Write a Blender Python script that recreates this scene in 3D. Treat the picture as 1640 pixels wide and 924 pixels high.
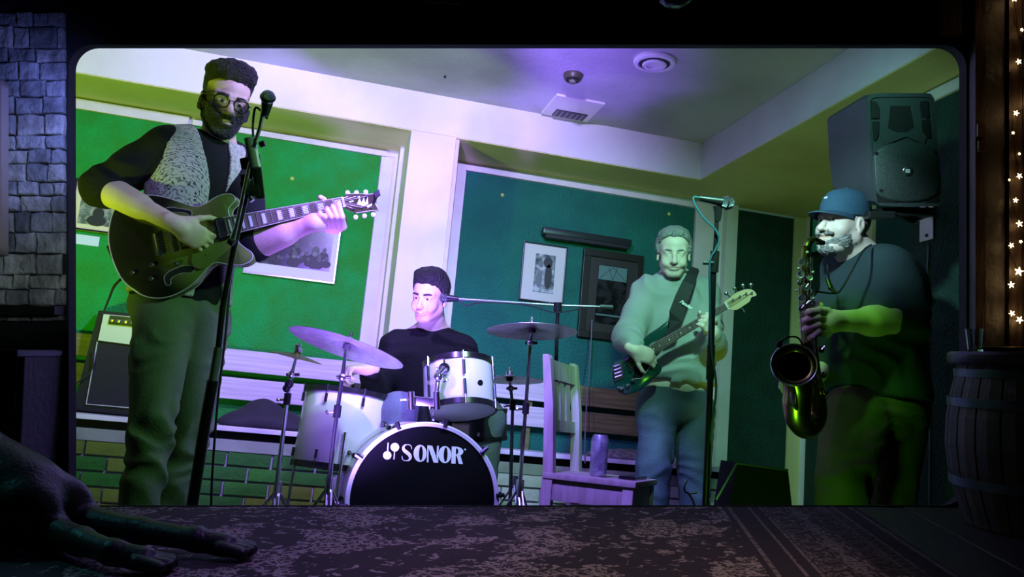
import bpy, bmesh, math, random
import numpy as np
from mathutils import Vector, Matrix, Euler
R = math.radians
C = bpy.context.scene.collection
SC = bpy.context.scene
for o in list(bpy.data.objects): bpy.data.objects.remove(o)

# ------------------------------------------------------------------ camera
FPX = 1350.0
YAW, PIT, ROL, CZ = R(13.7), R(9.4), R(5.2), 0.65
FW = Vector((math.sin(YAW)*math.cos(PIT), math.cos(YAW)*math.cos(PIT), math.sin(PIT)))
_r = Vector((math.cos(YAW), -math.sin(YAW), 0)); _u = _r.cross(FW)
RI = _r*math.cos(ROL) + _u*math.sin(ROL)
UP = -_r*math.sin(ROL) + _u*math.cos(ROL)
CAM = Vector((0, 0, CZ))
cd = bpy.data.cameras.new('camera'); cam = bpy.data.objects.new('camera', cd); C.objects.link(cam)
cd.sensor_width = 36; cd.lens = FPX/1640*36; cd.clip_start = 0.02
cam.matrix_world = Matrix(((RI.x, UP.x, -FW.x, 0), (RI.y, UP.y, -FW.y, 0), (RI.z, UP.z, -FW.z, CZ), (0, 0, 0, 1)))
SC.camera = cam
# ------------------------------------------------------------------ world, exposure
w = bpy.data.worlds.new('world'); SC.world = w; w.use_nodes = True
w.node_tree.nodes['Background'].inputs[0].default_value = (0.004, 0.006, 0.008, 1)
w.node_tree.nodes['Background'].inputs[1].default_value = 0.4
SC.view_settings.view_transform = 'Standard'; SC.view_settings.look = 'None'
SC.view_settings.gamma = 1; SC.view_settings.exposure = 0.0; SC.view_settings.use_curve_mapping = False
# ------------------------------------------------------------------ lights
def spot(name, loc, target, col, power, angle=60, blend=0.6, size=0.06):
    l = bpy.data.lights.new(name, 'SPOT'); l.color = col; l.energy = power; l.spot_size = R(angle); l.spot_blend = blend
    l.shadow_soft_size = size
    o = bpy.data.objects.new(name, l); C.objects.link(o); o.location = loc
    o.rotation_euler = (Vector(target)-Vector(loc)).to_track_quat('-Z', 'Y').to_euler()
    return o
def point(name, loc, col, power, size=0.05):
    l = bpy.data.lights.new(name, 'POINT'); l.color = col; l.energy = power; l.shadow_soft_size = size
    o = bpy.data.objects.new(name, l); C.objects.link(o); o.location = loc; return o
LAV = (0.62, 0.42, 1.0); YG = (0.55, 1.0, 0.02); TEAL = (0.15, 0.9, 0.75); ICE = (0.55, 0.85, 1.0)
spot('lavender_stage_light', (.45, 2.1, 2.36), (.15, 4.65, 1.85), (.44, .36, 1.0), 430, 92, .8, .05)
spot('violet_stage_fill', (.10, 2.1, 1.80), (.40, 3.9, .75), (.28, .14, 1.0), 270, 62, .6, .04)  # unseen spot added to turn chair, cymbals and boards violet
spot('violet_chair_fill', (.35, 2.1, 1.9), (1.08, 3.05, .75), (.25, .15, 1.0), 230, 30, .6, .04)  # unseen narrow spot added to colour the chair
spot('violet_arm_fill', (-.3, 2.1, 1.95), (-.55, 2.95, 1.27), (.36, .16, 1.0), 22, 27, .7, .03)  # unseen spot added for the guitarist's picking arm alone
spot('mint_stage_light', (1.15, 2.0, 1.95), (1.62, 3.9, 1.2), (.34, 1.0, .70), 135, 66, .8, .05)
spot('mint_drum_fill', (.9, 2.0, 1.85), (.48, 3.3, .72), (.45, 1.0, .62), 75, 34, .7, .04)  # unseen spot added to brighten the rack tom
spot('green_side_fill', (.85, 2.0, 1.75), (-.42, 3.1, 1.0), (.34, 1.0, .40), 60, 56, .8, .04)  # unseen spot added to give the guitarist a green cast
spot('green_arm_fill', (1.05, 2.0, 2.0), (1.80, 2.56, 1.10), (.18, 1.0, .08), 46, 20, .8, .03)  # unseen narrow spot added for the saxophonist's forearm and hand
spot('yellow_green_floor_light', (-1.7, 2.5, .3), (-1.1, 4.4, 2.6), (.55, 1.0, .0), 190, 96, .8, .06)
spot('green_floor_light', (1.3, 2.15, .22), (2.2, 3.1, 1.2), (.18, 1.0, .02), 7, 72, .7, .05)
spot('olive_ceiling_uplight', (2.3, 3.5, .12), (2.2, 3.9, 2.4), (.62, 1.0, .02), 14, 90, .8, .05)  # unseen floor spot, added to turn the right soffit olive
spot('violet_ceiling_uplight', (.1, 2.6, .12), (.50, 4.0, 2.45), (.28, .14, 1.0), 620, 56, .9, .06)  # unseen floor spot, added for the violet patch overhead
spot('ice_side_light', (1.2, 2.1, 1.75), (1.93, 2.72, 1.48), (.50, .92, 1.0), 58, 44, .9, .04)
spot('teal_side_fill', (1.3, 1.95, 1.95), (2.15, 2.9, 1.95), (.30, .95, .78), 26, 46, .9, .04)  # unseen spot added to bring out the loudspeaker
spot('bluish_wall_light', (-.50, 1.85, 1.26), (-.633, 2.083, 1.25), (.22, .28, 1), 5, 95, 1.0)
spot('pale_wall_fill', (-.25, 1.25, .95), (-.66, 2.11, 1.03), (.75, .95, .95), 8, 38, 1.0)  # unseen spot added to show up poster and stones
spot('rug_violet_light', (.15, 1.2, 1.5), (.12, 1.75, .3), (.50, .26, 1.0), 16, 50, .9)
spot('rug_warm_light', (.6, .9, 1.4), (.55, 1.35, .3), (1.0, .66, .50), 12, 60, .9)
spot('dog_teal_light', (-1.0, 1.85, 1.3), (-.5, 1.4, .3), (.12, .75, .85), 5, 50, .9)
spot('violet_sax_fill', (.9, 2.05, 2.0), tuple(FW*2.8+Vector((0, 0, CZ))+RI*(470*2.8/FPX)-UP*(30*2.8/FPX)), (.45, .25, 1.0), 16, 13, .7, .02)  # unseen narrow spot added to tint the saxophone keys

# ------------------------------------------------------------------ pixel rays to world points
def ray(x, y): return FW*FPX + RI*(x-820) - UP*(y-462)
def at(x, y, t): return CAM + ray(x, y)*(t/FPX)
def atY(x, y, v): d = ray(x, y); return CAM + d*(v/d.y)
def atX(x, y, v): d = ray(x, y); return CAM + d*(v/d.x)
def atZ(x, y, v): d = ray(x, y); return CAM + d*((v-CZ)/d.z)
class Plane:
    """a plane in space; p() is the point of the plane seen at a pixel, lifted by h along the normal"""
    def __init__(s, o, n): s.o = Vector(o); s.n = Vector(n).normalized()
    def p(s, x, y, h=0.0):
        d = ray(x, y); t = (s.o-CAM).dot(s.n)/d.dot(s.n); return CAM + d*t + s.n*h

# ------------------------------------------------------------------ materials
MATS = {}
def mat(name, col, rough=0.6, metal=0.0, bump=0.0, bscale=60.0, var=0.0, vscale=8.0, col2=None, coat=0.0, emit=None, estr=0.0, spec=0.5, sheen=0.0, vcol=False, trans=0.0, wave=None, stretch=None):
    if name in MATS: return MATS[name]
    m = bpy.data.materials.new(name); m.use_nodes = True; nt = m.node_tree; N = nt.nodes; L = nt.links
    b = N['Principled BSDF']
    b.inputs['Base Color'].default_value = (*col, 1); b.inputs['Roughness'].default_value = rough; b.inputs['Metallic'].default_value = metal
    b.inputs['Specular IOR Level'].default_value = spec
    if coat: b.inputs['Coat Weight'].default_value = coat; b.inputs['Coat Roughness'].default_value = 0.1
    if sheen: b.inputs['Sheen Weight'].default_value = sheen
    if trans: b.inputs['Transmission Weight'].default_value = trans
    if emit: b.inputs['Emission Color'].default_value = (*emit, 1); b.inputs['Emission Strength'].default_value = estr
    tc = N.new('ShaderNodeTexCoord'); src = tc.outputs['Object']
    if stretch:
        mp = N.new('ShaderNodeMapping'); mp.inputs['Scale'].default_value = stretch; L.new(src, mp.inputs[0]); src = mp.outputs[0]
    colsock = None
    if col2 or var:
        nz = N.new('ShaderNodeTexNoise'); nz.inputs['Scale'].default_value = vscale; nz.inputs['Detail'].default_value = 6; L.new(src, nz.inputs['Vector'])
        mx = N.new('ShaderNodeMix'); mx.data_type = 'RGBA'
        c2 = col2 if col2 else tuple(max(0, c*(1-var)) for c in col)
        mx.inputs[6].default_value = (*col, 1); mx.inputs[7].default_value = (*c2, 1)
        rp = N.new('ShaderNodeMapRange'); rp.inputs[1].default_value = 0.38; rp.inputs[2].default_value = 0.62
        L.new(nz.outputs[0], rp.inputs[0]); L.new(rp.outputs[0], mx.inputs[0]); colsock = mx.outputs[2]
    if wave:
        wv = N.new('ShaderNodeTexWave'); wv.inputs['Scale'].default_value = wave[0]; wv.inputs['Distortion'].default_value = wave[1]; wv.inputs['Detail'].default_value = 3
        wv.bands_direction = wave[2]; L.new(src, wv.inputs['Vector'])
        mx = N.new('ShaderNodeMix'); mx.data_type = 'RGBA'; mx.blend_type = 'MULTIPLY'; mx.inputs[7].default_value = (wave[3],)*3+(1,)
        if colsock: L.new(colsock, mx.inputs[6])
        else: mx.inputs[6].default_value = (*col, 1)
        L.new(wv.outputs[1], mx.inputs[0]); colsock = mx.outputs[2]
    if vcol:
        at_ = N.new('ShaderNodeAttribute'); at_.attribute_name = 'tint'
        mx = N.new('ShaderNodeMix'); mx.data_type = 'RGBA'; mx.blend_type = 'MULTIPLY'; mx.inputs[0].default_value = 1
        if colsock: L.new(colsock, mx.inputs[6])
        else: mx.inputs[6].default_value = (*col, 1)
        L.new(at_.outputs['Color'], mx.inputs[7]); colsock = mx.outputs[2]
    if colsock: L.new(colsock, b.inputs['Base Color'])
    if bump:
        nb = N.new('ShaderNodeTexNoise'); nb.inputs['Scale'].default_value = bscale; nb.inputs['Detail'].default_value = 4; L.new(src, nb.inputs['Vector'])
        bp = N.new('ShaderNodeBump'); bp.inputs['Strength'].default_value = min(1, bump); bp.inputs['Distance'].default_value = 0.01*max(1, bump)
        L.new(nb.outputs[0], bp.inputs['Height']); L.new(bp.outputs[0], b.inputs['Normal'])
    MATS[name] = m; return m

# ------------------------------------------------------------------ object helpers
def props(o, label=None, cat=None, group=None, kind=None):
    if label: o['label'] = label
    if cat: o['category'] = cat
    if group: o['group'] = group
    if kind: o['kind'] = kind
    return o
def thing(name, label, cat, loc=(0, 0, 0), group=None):
    o = bpy.data.objects.new(name, None); C.objects.link(o); o.location = loc; o.empty_display_size = 0.1
    return props(o, label, cat, group)
def link(name, me, parent=None, label=None):
    o = bpy.data.objects.new(name, me); C.objects.link(o)
    if parent is not None:
        o.parent = parent
        q = parent; off = Vector((0, 0, 0))
        while q is not None: off += q.location; q = q.parent
        o.location = -off
    if label: o['label'] = label
    return o
class MB:
    """collects shapes (world coordinates) and links them as one mesh object"""
    def __init__(s): s.bm = bmesh.new()
    def poly_solid(s, a, b):
        """solid between two rings of points a and b (same count) with caps"""
        n = len(a); va = [s.bm.verts.new(p) for p in a]; vb = [s.bm.verts.new(p) for p in b]
        s.bm.faces.new(va[::-1]); s.bm.faces.new(vb)
        for i in range(n): s.bm.faces.new((va[i], va[(i+1) % n], vb[(i+1) % n], vb[i]))
        return s
    def rings(s, rs, cap=True, closed=True):
        vs = [[s.bm.verts.new(p) for p in r] for r in rs]; n = len(rs[0])
        for k in range(len(vs)-1):
            for i in range(n if closed else n-1):
                s.bm.faces.new((vs[k][i], vs[k][(i+1) % n], vs[k+1][(i+1) % n], vs[k+1][i]))
        if cap: s.bm.faces.new(vs[0][::-1]); s.bm.faces.new(vs[-1])
        return s
    def box(s, lo, hi, M=None, bev=0.0):
        c = [Vector((x, y, z)) for z in (lo[2], hi[2]) for x, y in ((lo[0], lo[1]), (hi[0], lo[1]), (hi[0], hi[1]), (lo[0], hi[1]))]
        if M is not None: c = [M @ p for p in c]
        if bev:
            b2 = bmesh.new(); v = [b2.verts.new(p) for p in c]
            for f in ((3, 2, 1, 0), (4, 5, 6, 7), (0, 1, 5, 4), (1, 2, 6, 5), (2, 3, 7, 6), (3, 0, 4, 7)): b2.faces.new([v[i] for i in f])
            bmesh.ops.bevel(b2, geom=b2.edges[:], offset=bev, segments=2, affect='EDGES', profile=0.6)
            me = bpy.data.meshes.new('t'); b2.to_mesh(me); b2.free(); s.bm.from_mesh(me); bpy.data.meshes.remove(me)
        else: s.poly_solid(c[:4], c[4:])
        return s
    def lathe(s, prof, o, ax, seg=32, start=0, M=None):
        """prof: (radius, distance along ax)"""
        o = Vector(o); ax = Vector(ax).normalized(); u = ax.orthogonal().normalized(); v = ax.cross(u)
        rs = [[o + ax*h + (u*math.cos(a)+v*math.sin(a))*max(r, 1e-5) for a in [2*math.pi*i/seg for i in range(seg)]] for r, h in prof]
        return s.rings(rs)
    def ring(s, prof, o, ax, seg=48):
        o = Vector(o); ax = Vector(ax).normalized(); u = ax.orthogonal().normalized(); v = ax.cross(u)
        return s.rings([[o + ax*h + (u*math.cos(a)+v*math.sin(a))*r for a in [2*math.pi*i/seg for i in range(seg)]] for r, h in list(prof)+[prof[0]]], cap=False)
    def cyl(s, a, b, r, r2=None, seg=16):
        a = Vector(a); b = Vector(b); L = (b-a).length
        return s.lathe([(r, 0), (r if r2 is None else r2, L)], a, b-a, seg)
    def tube(s, pts, r, seg=8, smooth=0):
        pts = [Vector(p) for p in pts]
        if smooth: pts = spline(pts, smooth)
        n = len(pts); rs = []
        t0 = (pts[1]-pts[0]).normalized(); u = t0.orthogonal().normalized()
        for i, p in enumerate(pts):
            t = (pts[min(i+1, n-1)]-pts[max(i-1, 0)]).normalized()
            u = (u - t*u.dot(t)); u = u.normalized() if u.length > 1e-6 else t.orthogonal().normalized()
            v = t.cross(u); rr = r[min(int(i/(n-1)*(len(r)-1)+.5), len(r)-1)] if isinstance(r, (list, tuple)) else r
            if isinstance(r, (list, tuple)):
                f = i/(n-1)*(len(r)-1); k = min(int(f), len(r)-2); rr = r[k]+(r[k+1]-r[k])*(f-k)
            rs.append([p + (u*math.cos(a)+v*math.sin(a))*rr for a in [2*math.pi*j/seg for j in range(seg)]])
        return s.rings(rs)
    def ball(s, c, r, seg=14, ax=(0, 0, 1), sq=1.0):
        n = max(4, seg//2); return s.lathe([(r*math.sin(math.pi*i/n), -r*sq*math.cos(math.pi*i/n)) for i in range(n+1)], c, ax, seg)
    def mesh(s, smooth=False, angle=None):
        me = bpy.data.meshes.new('m'); bmesh.ops.remove_doubles(s.bm, verts=s.bm.verts, dist=1e-6)
        bmesh.ops.recalc_face_normals(s.bm, faces=s.bm.faces); s.bm.to_mesh(me); s.bm.free()
        if smooth:
            me.polygons.foreach_set('use_smooth', [True]*len(me.polygons))
            try: me.set_sharp_from_angle(angle=R(angle or 38))
            except Exception: pass
        return me
    def build(s, name, m, parent=None, smooth=False, label=None, angle=None):
        me = s.mesh(smooth, angle); me.materials.append(m); me.name = name; return link(name, me, parent, label)
def spline(pts, k):
    out = []; n = len(pts)
    for i in range(n-1):
        p0, p1, p2, p3 = pts[max(i-1, 0)], pts[i], pts[i+1], pts[min(i+2, n-1)]
        for j in range(k):
            t = j/k; out.append(0.5*((2*p1)+(p2-p0)*t+(2*p0-5*p1+4*p2-p3)*t*t+(3*p1-p0-3*p2+p3)*t**3))
    out.append(pts[-1]); return out
def curve2(pts, k=6, closed=True):
    """smooth a closed 2-D outline"""
    P = [Vector((x, y, 0)) for x, y in pts]; n = len(P); out = []
    for i in range(n):
        p0, p1, p2, p3 = P[i-1], P[i], P[(i+1) % n], P[(i+2) % n]
        for j in range(k):
            t = j/k; q = 0.5*((2*p1)+(p2-p0)*t+(2*p0-5*p1+4*p2-p3)*t*t+(3*p1-p0-3*p2+p3)*t**3); out.append((q.x, q.y))
    return out
def slab(mb, pl, px, h0, h1, bev=0.0):
    """plate with outline px (pixels on plane pl) between heights h0 and h1; bev rounds the front rim inwards"""
    if bev:
        cx = sum(p[0] for p in px)/len(px); cy = sum(p[1] for p in px)/len(px)
        base = [pl.p(x, y, h0) for x, y in px]; mid = [pl.p(x, y, h1-bev) for x, y in px]; cen = pl.p(cx, cy, h1)
        def inn(p, b): p = Vector(p); d = (cen-p); d -= pl.n*d.dot(pl.n); return p + d.normalized()*b
        r2 = [inn(p, bev*.3)+pl.n*bev*.7 for p in mid]; r3 = [inn(p, bev)+pl.n*bev for p in mid]
        mb.rings([base, mid, r2, r3])
    else: mb.poly_solid([pl.p(x, y, h0) for x, y in px], [pl.p(x, y, h1) for x, y in px])
    return mb
def frame_of(o, x, y):
    x = Vector(x).normalized(); y = Vector(y); y = (y-x*y.dot(x)).normalized(); z = x.cross(y)
    return Matrix(((x.x, y.x, z.x, o[0]), (x.y, y.y, z.y, o[1]), (x.z, y.z, z.z, o[2]), (0, 0, 0, 1)))
# ================================================================== THE BAND ROOM
WALL_Y = 5.0; CEIL = 2.26; RECESS = 2.49; BEAM_Y = 4.585; BEAM_X = 2.24; RX = 3.25; BX = 2.5
plaster = mat('cream_plaster', (0.80, 0.76, 0.78), 0.75, bump=0.15, bscale=25, var=0.10, vscale=3)
ceilm = mat('ceiling_paint', (0.50, 0.49, 0.52), 0.85, bump=0.2, bscale=40, var=0.18, vscale=2.5)
green = mat('green_textured_panel', (0.004, 0.34, 0.05), 0.85, bump=1.2, bscale=75, col2=(0.012, 0.27, 0.02), vscale=5)
teal = mat('teal_textured_panel', (0.004, 0.15, 0.088), 0.85, bump=1.2, bscale=75, col2=(0.003, 0.115, 0.075), vscale=4)
dgreen = mat('dark_green_panel', (0.004, 0.042, 0.026), 0.85, bump=1.3, bscale=60, var=0.3)
cream_trim = mat('cream_trim_paint', (0.74, 0.70, 0.66), 0.6, var=0.1, bump=0.1)
floorm = mat('dark_floorboards_inner', (0.05, 0.035, 0.03), 0.6, var=0.4, vscale=5)
def struct(name, mb, m, parent=None, label=None, smooth=False):
    o = mb.build(name, m, parent, smooth, label)
    if parent is None: o['kind'] = 'structure'
    return o
struct('floor', MB().box((-2.6, 1.9, -0.1), (4.0, 5.2, 0)), floorm)
# back wall, flush behind the panels
struct('wall_back', MB().box((-2.6, WALL_Y, 0), (RX+.3, WALL_Y+.12, CEIL)), plaster)
struct('wall_left', MB().box((-2.7, 1.6, 0), (-2.58, WALL_Y+.12, RECESS+.1)), plaster)
struct('wall_right', MB().box((RX, 3.06, 0), (RX+.12, WALL_Y, CEIL)), plaster)
struct('wall_right_front', MB().box((BX, 1.3, 0), (RX+.12, 3.06, CEIL)), dgreen)
# ceiling: low soffit round the room, raised middle
struct('ceiling', MB().box((-2.58, 1.3, RECESS), (BEAM_X, BEAM_Y, RECESS+.1)), ceilm)
struct('ceiling_soffit', MB().box((-2.58, BEAM_Y, CEIL), (RX+.12, WALL_Y+.12, CEIL+.35)), plaster)
struct('ceiling_soffit_right', MB().box((BEAM_X, 1.3, CEIL), (RX+.12, BEAM_Y, CEIL+.35)), plaster)
soffm = mat('soffit_light_tint', (.62, .58, .25), .8, bump=.2, bscale=30, var=.15, vscale=2)  # olive cast of the coloured light, put into the soffit colour
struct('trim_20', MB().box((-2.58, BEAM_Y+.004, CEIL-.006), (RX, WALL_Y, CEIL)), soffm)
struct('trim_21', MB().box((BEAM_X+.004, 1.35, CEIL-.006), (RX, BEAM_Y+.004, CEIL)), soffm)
# square pillar under the beam, with side strips
struct('pillar', MB().box((.452, BEAM_Y+.0, 0), (.712, WALL_Y, CEIL), bev=.004), plaster)
struct('trim_1', MB().box((.43, BEAM_Y+.30, 0), (.452, WALL_Y, CEIL)), cream_trim)
struct('trim_2', MB().box((.712, BEAM_Y+.02, 0), (.735, BEAM_Y+.10, CEIL)), cream_trim)
# textured panels with their trims
struct('panel_1', MB().box((-2.58, WALL_Y-.012, .50), (-.93, WALL_Y, 2.185)), green)
struct('panel_2', MB().box((-.55, WALL_Y-.012, .50), (.329, WALL_Y, 2.20)), green)
struct('panel_5', MB().box((-.93, WALL_Y-.012, .50), (-.55, WALL_Y, 2.20)), green)
struct('panel_3', MB().box((.86, WALL_Y-.012, .50), (2.41, WALL_Y, 2.195)), teal)
struct('panel_4', MB().box((2.71, WALL_Y-.012, .02), (3.15, WALL_Y, 2.235)), dgreen)
struct('trim_3', MB().box((-2.58, WALL_Y-.03, 2.187), (-.78, WALL_Y, 2.245)), cream_trim)
struct('trim_4', MB().box((-.76, WALL_Y-.022, 2.203), (.36, WALL_Y, 2.235)), cream_trim)
struct('trim_5', MB().box((.332, WALL_Y-.02, .50), (.40, WALL_Y, 2.20)), cream_trim)
struct('trim_6', MB().box((.80, WALL_Y-.022, .50), (.852, WALL_Y, 2.235)), cream_trim)
struct('trim_7', MB().box((.852, WALL_Y-.022, 2.20), (2.46, WALL_Y, 2.235)), cream_trim)
struct('trim_8', MB().box((2.415, WALL_Y-.03, .50), (2.585, WALL_Y, 2.24)), cream_trim)
struct('trim_9', MB().box((2.625, WALL_Y-.06, .02), (2.705, WALL_Y, 2.25)), cream_trim)
struct('trim_10', MB().box((3.155, WALL_Y-.02, .02), (3.25, WALL_Y, 2.25)), mat('yellow_trim', (.62, .55, .25), .6))  # yellower than the other trims
# side wall beyond: dark panel, light strip, teal panel
struct('panel_6', MB().box((RX-.012, 4.45, .05), (RX, 4.90, 2.2)), dgreen)
struct('trim_11', MB().box((RX-.02, 4.27, .05), (RX, 4.43, 2.2)), mat('pale_strip', (.75, .7, .6), .6))
struct('panel_7', MB().box((RX-.012, 3.1, .05), (RX, 4.25, 2.2)), mat('blue_panel', (.003, .06, .08), .8, bump=.8, bscale=70))
struct('trim_12', MB().box((BX-.015, 1.4, 2.195), (BX, 3.06, 2.245)), cream_trim)

# ------------------------------------------------ long bench on a painted brick plinth
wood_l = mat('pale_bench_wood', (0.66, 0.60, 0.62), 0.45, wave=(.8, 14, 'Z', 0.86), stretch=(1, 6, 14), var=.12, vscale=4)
wood_shaded = mat('shaded_bench_wood', (0.17, 0.17, 0.05), 0.5, wave=(.8, 14, 'Z', 0.75), stretch=(1, 6, 14), var=.3, vscale=6)  # same boards as the pale ones, with shade put into the colour
bench = thing('wall_bench', 'long painted wooden bench with two backrest boards on a brick plinth', 'bench', (0, 4.8, 0))
for x0, x1, m in ((-2.5, -1.06, wood_shaded), (-1.05, .44, wood_l), (.74, 1.52, wood_l), (1.53, 2.40, wood_shaded)):
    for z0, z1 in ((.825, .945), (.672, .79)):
        MB().box((x0, 4.90, z0), (x1, 4.925, z1), bev=.004).build('back_board', m, bench, label='olive shaded back board' if m is wood_shaded else None)
    for xx in (x0+.15, x1-.15):
        MB().box((xx-.02, 4.925, .53), (xx+.02, 4.985, .95)).build('back_support', wood_shaded, bench)
seatm = mat('bench_seat_paint', (.72, .68, .74), .4, wave=(1, 5, 'X', .8), stretch=(1, 8, 1))
for x0, x1 in ((-2.5, -.6), (-.598, .9), (.902, 2.62)):
    MB().box((x0, 4.58, .508), (x1, 4.98, .533), bev=.004).build('seat_plank', seatm, bench)
MB().box((-2.5, 4.66, .46), (2.60, 4.69, .508)).build('gap_shadow_strip', mat('gap_shadow_black', (.01, .01, .01), .8), bench)  # black strip stands in for the shadow under the seat
MB().box((-2.5, 4.625, .405), (2.60, 4.66, .465), bev=.003).build('fascia_board', mat('fascia_paint', (.28, .33, .24), .6, var=.3, vscale=5), bench)
base = struct('wall_bench_plinth', MB().box((-2.5, 4.645, 0), (2.6, 4.97, .404)), mat('pale_mortar', (.30, .26, .30), .9, bump=.4, bscale=50))
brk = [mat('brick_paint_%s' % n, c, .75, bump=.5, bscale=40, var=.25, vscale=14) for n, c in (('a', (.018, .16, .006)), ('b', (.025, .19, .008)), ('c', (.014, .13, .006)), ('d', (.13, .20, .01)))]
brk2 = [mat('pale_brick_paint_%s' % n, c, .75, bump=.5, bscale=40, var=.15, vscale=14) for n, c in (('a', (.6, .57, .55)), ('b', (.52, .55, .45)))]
rnd = random.Random(4)
bmeshes = {}
for fullness in (1.0, .5):
    me = MB().box((-.107*fullness, -.012, -.0315), (.107*fullness, .012, .0315), bev=.003).mesh(); bmeshes[fullness] = me
def brick(x, y, z, m, full=1.0):
    key = (full, m.name)
    if key not in bmeshes:
        me = bmeshes[full].copy(); me.materials.append(m); me.name = 'brick'; bmeshes[key] = me
    o = link('brick', bmeshes[key], base); o.location = (x, y+rnd.uniform(-.0015, .0015), z); o.rotation_euler = (0, R(rnd.uniform(-.3, .3)), 0)
for row in range(5):
    z = .37 - row*.0745
    for k in range(17):
        x = -1.30 + k*.2245 + (.112 if row % 2 else 0)
        if x > 2.5: continue
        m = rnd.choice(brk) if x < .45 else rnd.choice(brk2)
        if x < -.45 and x > -.75 and row > 1: m = brk[3]  # yellow pool of light put into the colour of these bricks
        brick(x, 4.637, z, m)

# ------------------------------------------------ pictures on the back wall
def wall_picture(name, label, cat, c0, c1, border, framem, matm, artm, fw_=.012, dep=.02, art=None, group=None, Y=None):
    """c0 lower-left, c1 upper-right (x,z) on the back wall"""
    Y = Y or WALL_Y-.012; (x0, z0), (x1, z1) = c0, c1
    t = thing(name, label, cat, ((x0+x1)/2, Y, z0), group)
    f = MB()
    for a, b in (((x0, z0), (x1, z0+fw_)), ((x0, z1-fw_), (x1, z1)), ((x0, z0+fw_), (x0+fw_, z1-fw_)), ((x1-fw_, z0+fw_), (x1, z1-fw_))):
        f.box((a[0], Y-dep, a[1]), (b[0], Y, b[1]), bev=.002)
    f.build('frame', framem, t)
    MB().box((x0+fw_, Y-dep*.5, z0+fw_), (x1-fw_, Y-.001, z1-fw_)).build('mount', matm, t)
    b = border
    MB().box((x0+b[0], Y-dep*.5-.002, z0+b[1]), (x1-b[2], Y-dep*.5, z1-b[3])).build('print', artm, t)
    return t
def artmat(name, cols, scale, seed=0, detail=3, kind='noise', rough=.25):
    m = bpy.data.materials.new(name); m.use_nodes = True; nt = m.node_tree; N = nt.nodes; L = nt.links; b = N['Principled BSDF']
    tc = N.new('ShaderNodeTexCoord'); mp = N.new('ShaderNodeMapping'); mp.inputs['Location'].default_value = (seed, seed*.7, seed*1.3); L.new(tc.outputs['Object'], mp.inputs[0])
    if kind == 'noise': t = N.new('ShaderNodeTexNoise'); t.inputs['Detail'].default_value = detail
    else: t = N.new('ShaderNodeTexVoronoi')
    t.inputs['Scale'].default_value = scale; L.new(mp.outputs[0], t.inputs['Vector'])
    r = N.new('ShaderNodeValToRGB'); r.color_ramp.interpolation = 'EASE'
    for i, (p, c) in enumerate(cols):
        e = r.color_ramp.elements[i] if i < 2 else r.color_ramp.elements.new(p)
        e.position = p; e.color = (*c, 1)
    L.new(t.outputs[0], r.inputs[0]); L.new(r.outputs[0], b.inputs['Base Color']); b.inputs['Roughness'].default_value = rough
    return m
white_mount = mat('white_mount_card', (.68, .65, .67), .6)
silver_frame = mat('thin_silver_frame', (.6, .6, .6), .3, .6)
black_frame = mat('black_frame', (.01, .01, .012), .3)
# crowd photograph
t = wall_picture('framed_photograph', 'framed black and white crowd photograph on green panel behind guitar neck', 'picture', (-.37, 1.385), (.147, 1.77), (.075, .07, .04, .03), silver_frame, white_mount,
    artmat('crowd_print', [(.42, (.006, .008, .009)), (.52, (.012, .016, .02)), (.60, (.05, .06, .07)), (.72, (.14, .17, .19))], 19, 3))
def oval(mb, x, z, rx, rz, y, n=14): return mb.poly_solid([(x+rx*math.cos(a), y, z+rz*math.sin(a)) for a in [2*math.pi*i/n for i in range(n)]], [(x+rx*math.cos(a), y-.0015, z+rz*math.sin(a)) for a in [2*math.pi*i/n for i in range(n)]])
gry = [mat('photo_grey_%d' % i, (g, g*1.1, g*1.15), .5) for i, g in enumerate((.006, .02, .06, .13))]
hr_ = random.Random(8)
heads = [(hr_.uniform(-.27, .085), hr_.uniform(1.50, 1.63), hr_.uniform(.012, .022)) for _ in range(16)]+[(.015, 1.565, .036), (-.10, 1.53, .026)]
hm = MB(); bm_ = MB(); br = MB()
for i, (x, z, r) in enumerate(heads):
    oval(bm_, x, z-r*1.7, r*1.5, r*1.2, 4.9745-i*.0001, 10); oval(hm, x+r*.1, z, r*.62, r*.8, 4.9722-i*.0001, 9)
    if r > .024: oval(br, x, z-r*.55, r*.45, r*.42, 4.9695, 8)
bm_.build('photo_shoulders', gry[0], t); props(hm.build('photo_faces', gry[2], t), kind='stuff'); props(br.build('photo_beards', gry[3], t), kind='stuff')
# small portrait at the far left, with a note pinned below
t = wall_picture('small_portrait', 'small framed portrait in yellowed mount, left edge behind guitarist', 'picture', (-1.31, 1.505), (-1.02, 1.79), (.045, .04, .04, .04), black_frame, mat('yellowed_mount', (.72, .68, .42), .5),
    artmat('portrait_print', [(.4, (.10, .14, .12)), (.6, (.35, .38, .30))], 22, 7))
pm = MB(); oval(pm, -1.165, 1.61, .03, .035, 4.974); oval(pm, -1.155, 1.685, .05, .014, 4.974); oval(pm, -1.155, 1.695, .025, .02, 4.974); oval(pm, -1.17, 1.57, .05, .03, 4.9742); pm.build('photo_figure', gry[1], t)
note = MB().box((-1.30, 4.982, 1.43), (-1.14, 4.988, 1.485)).build('paper_note', mat('note_paper', (.6, .75, .8), .7))
props(note, 'small pale paper note pinned under the small portrait', 'note')
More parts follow.
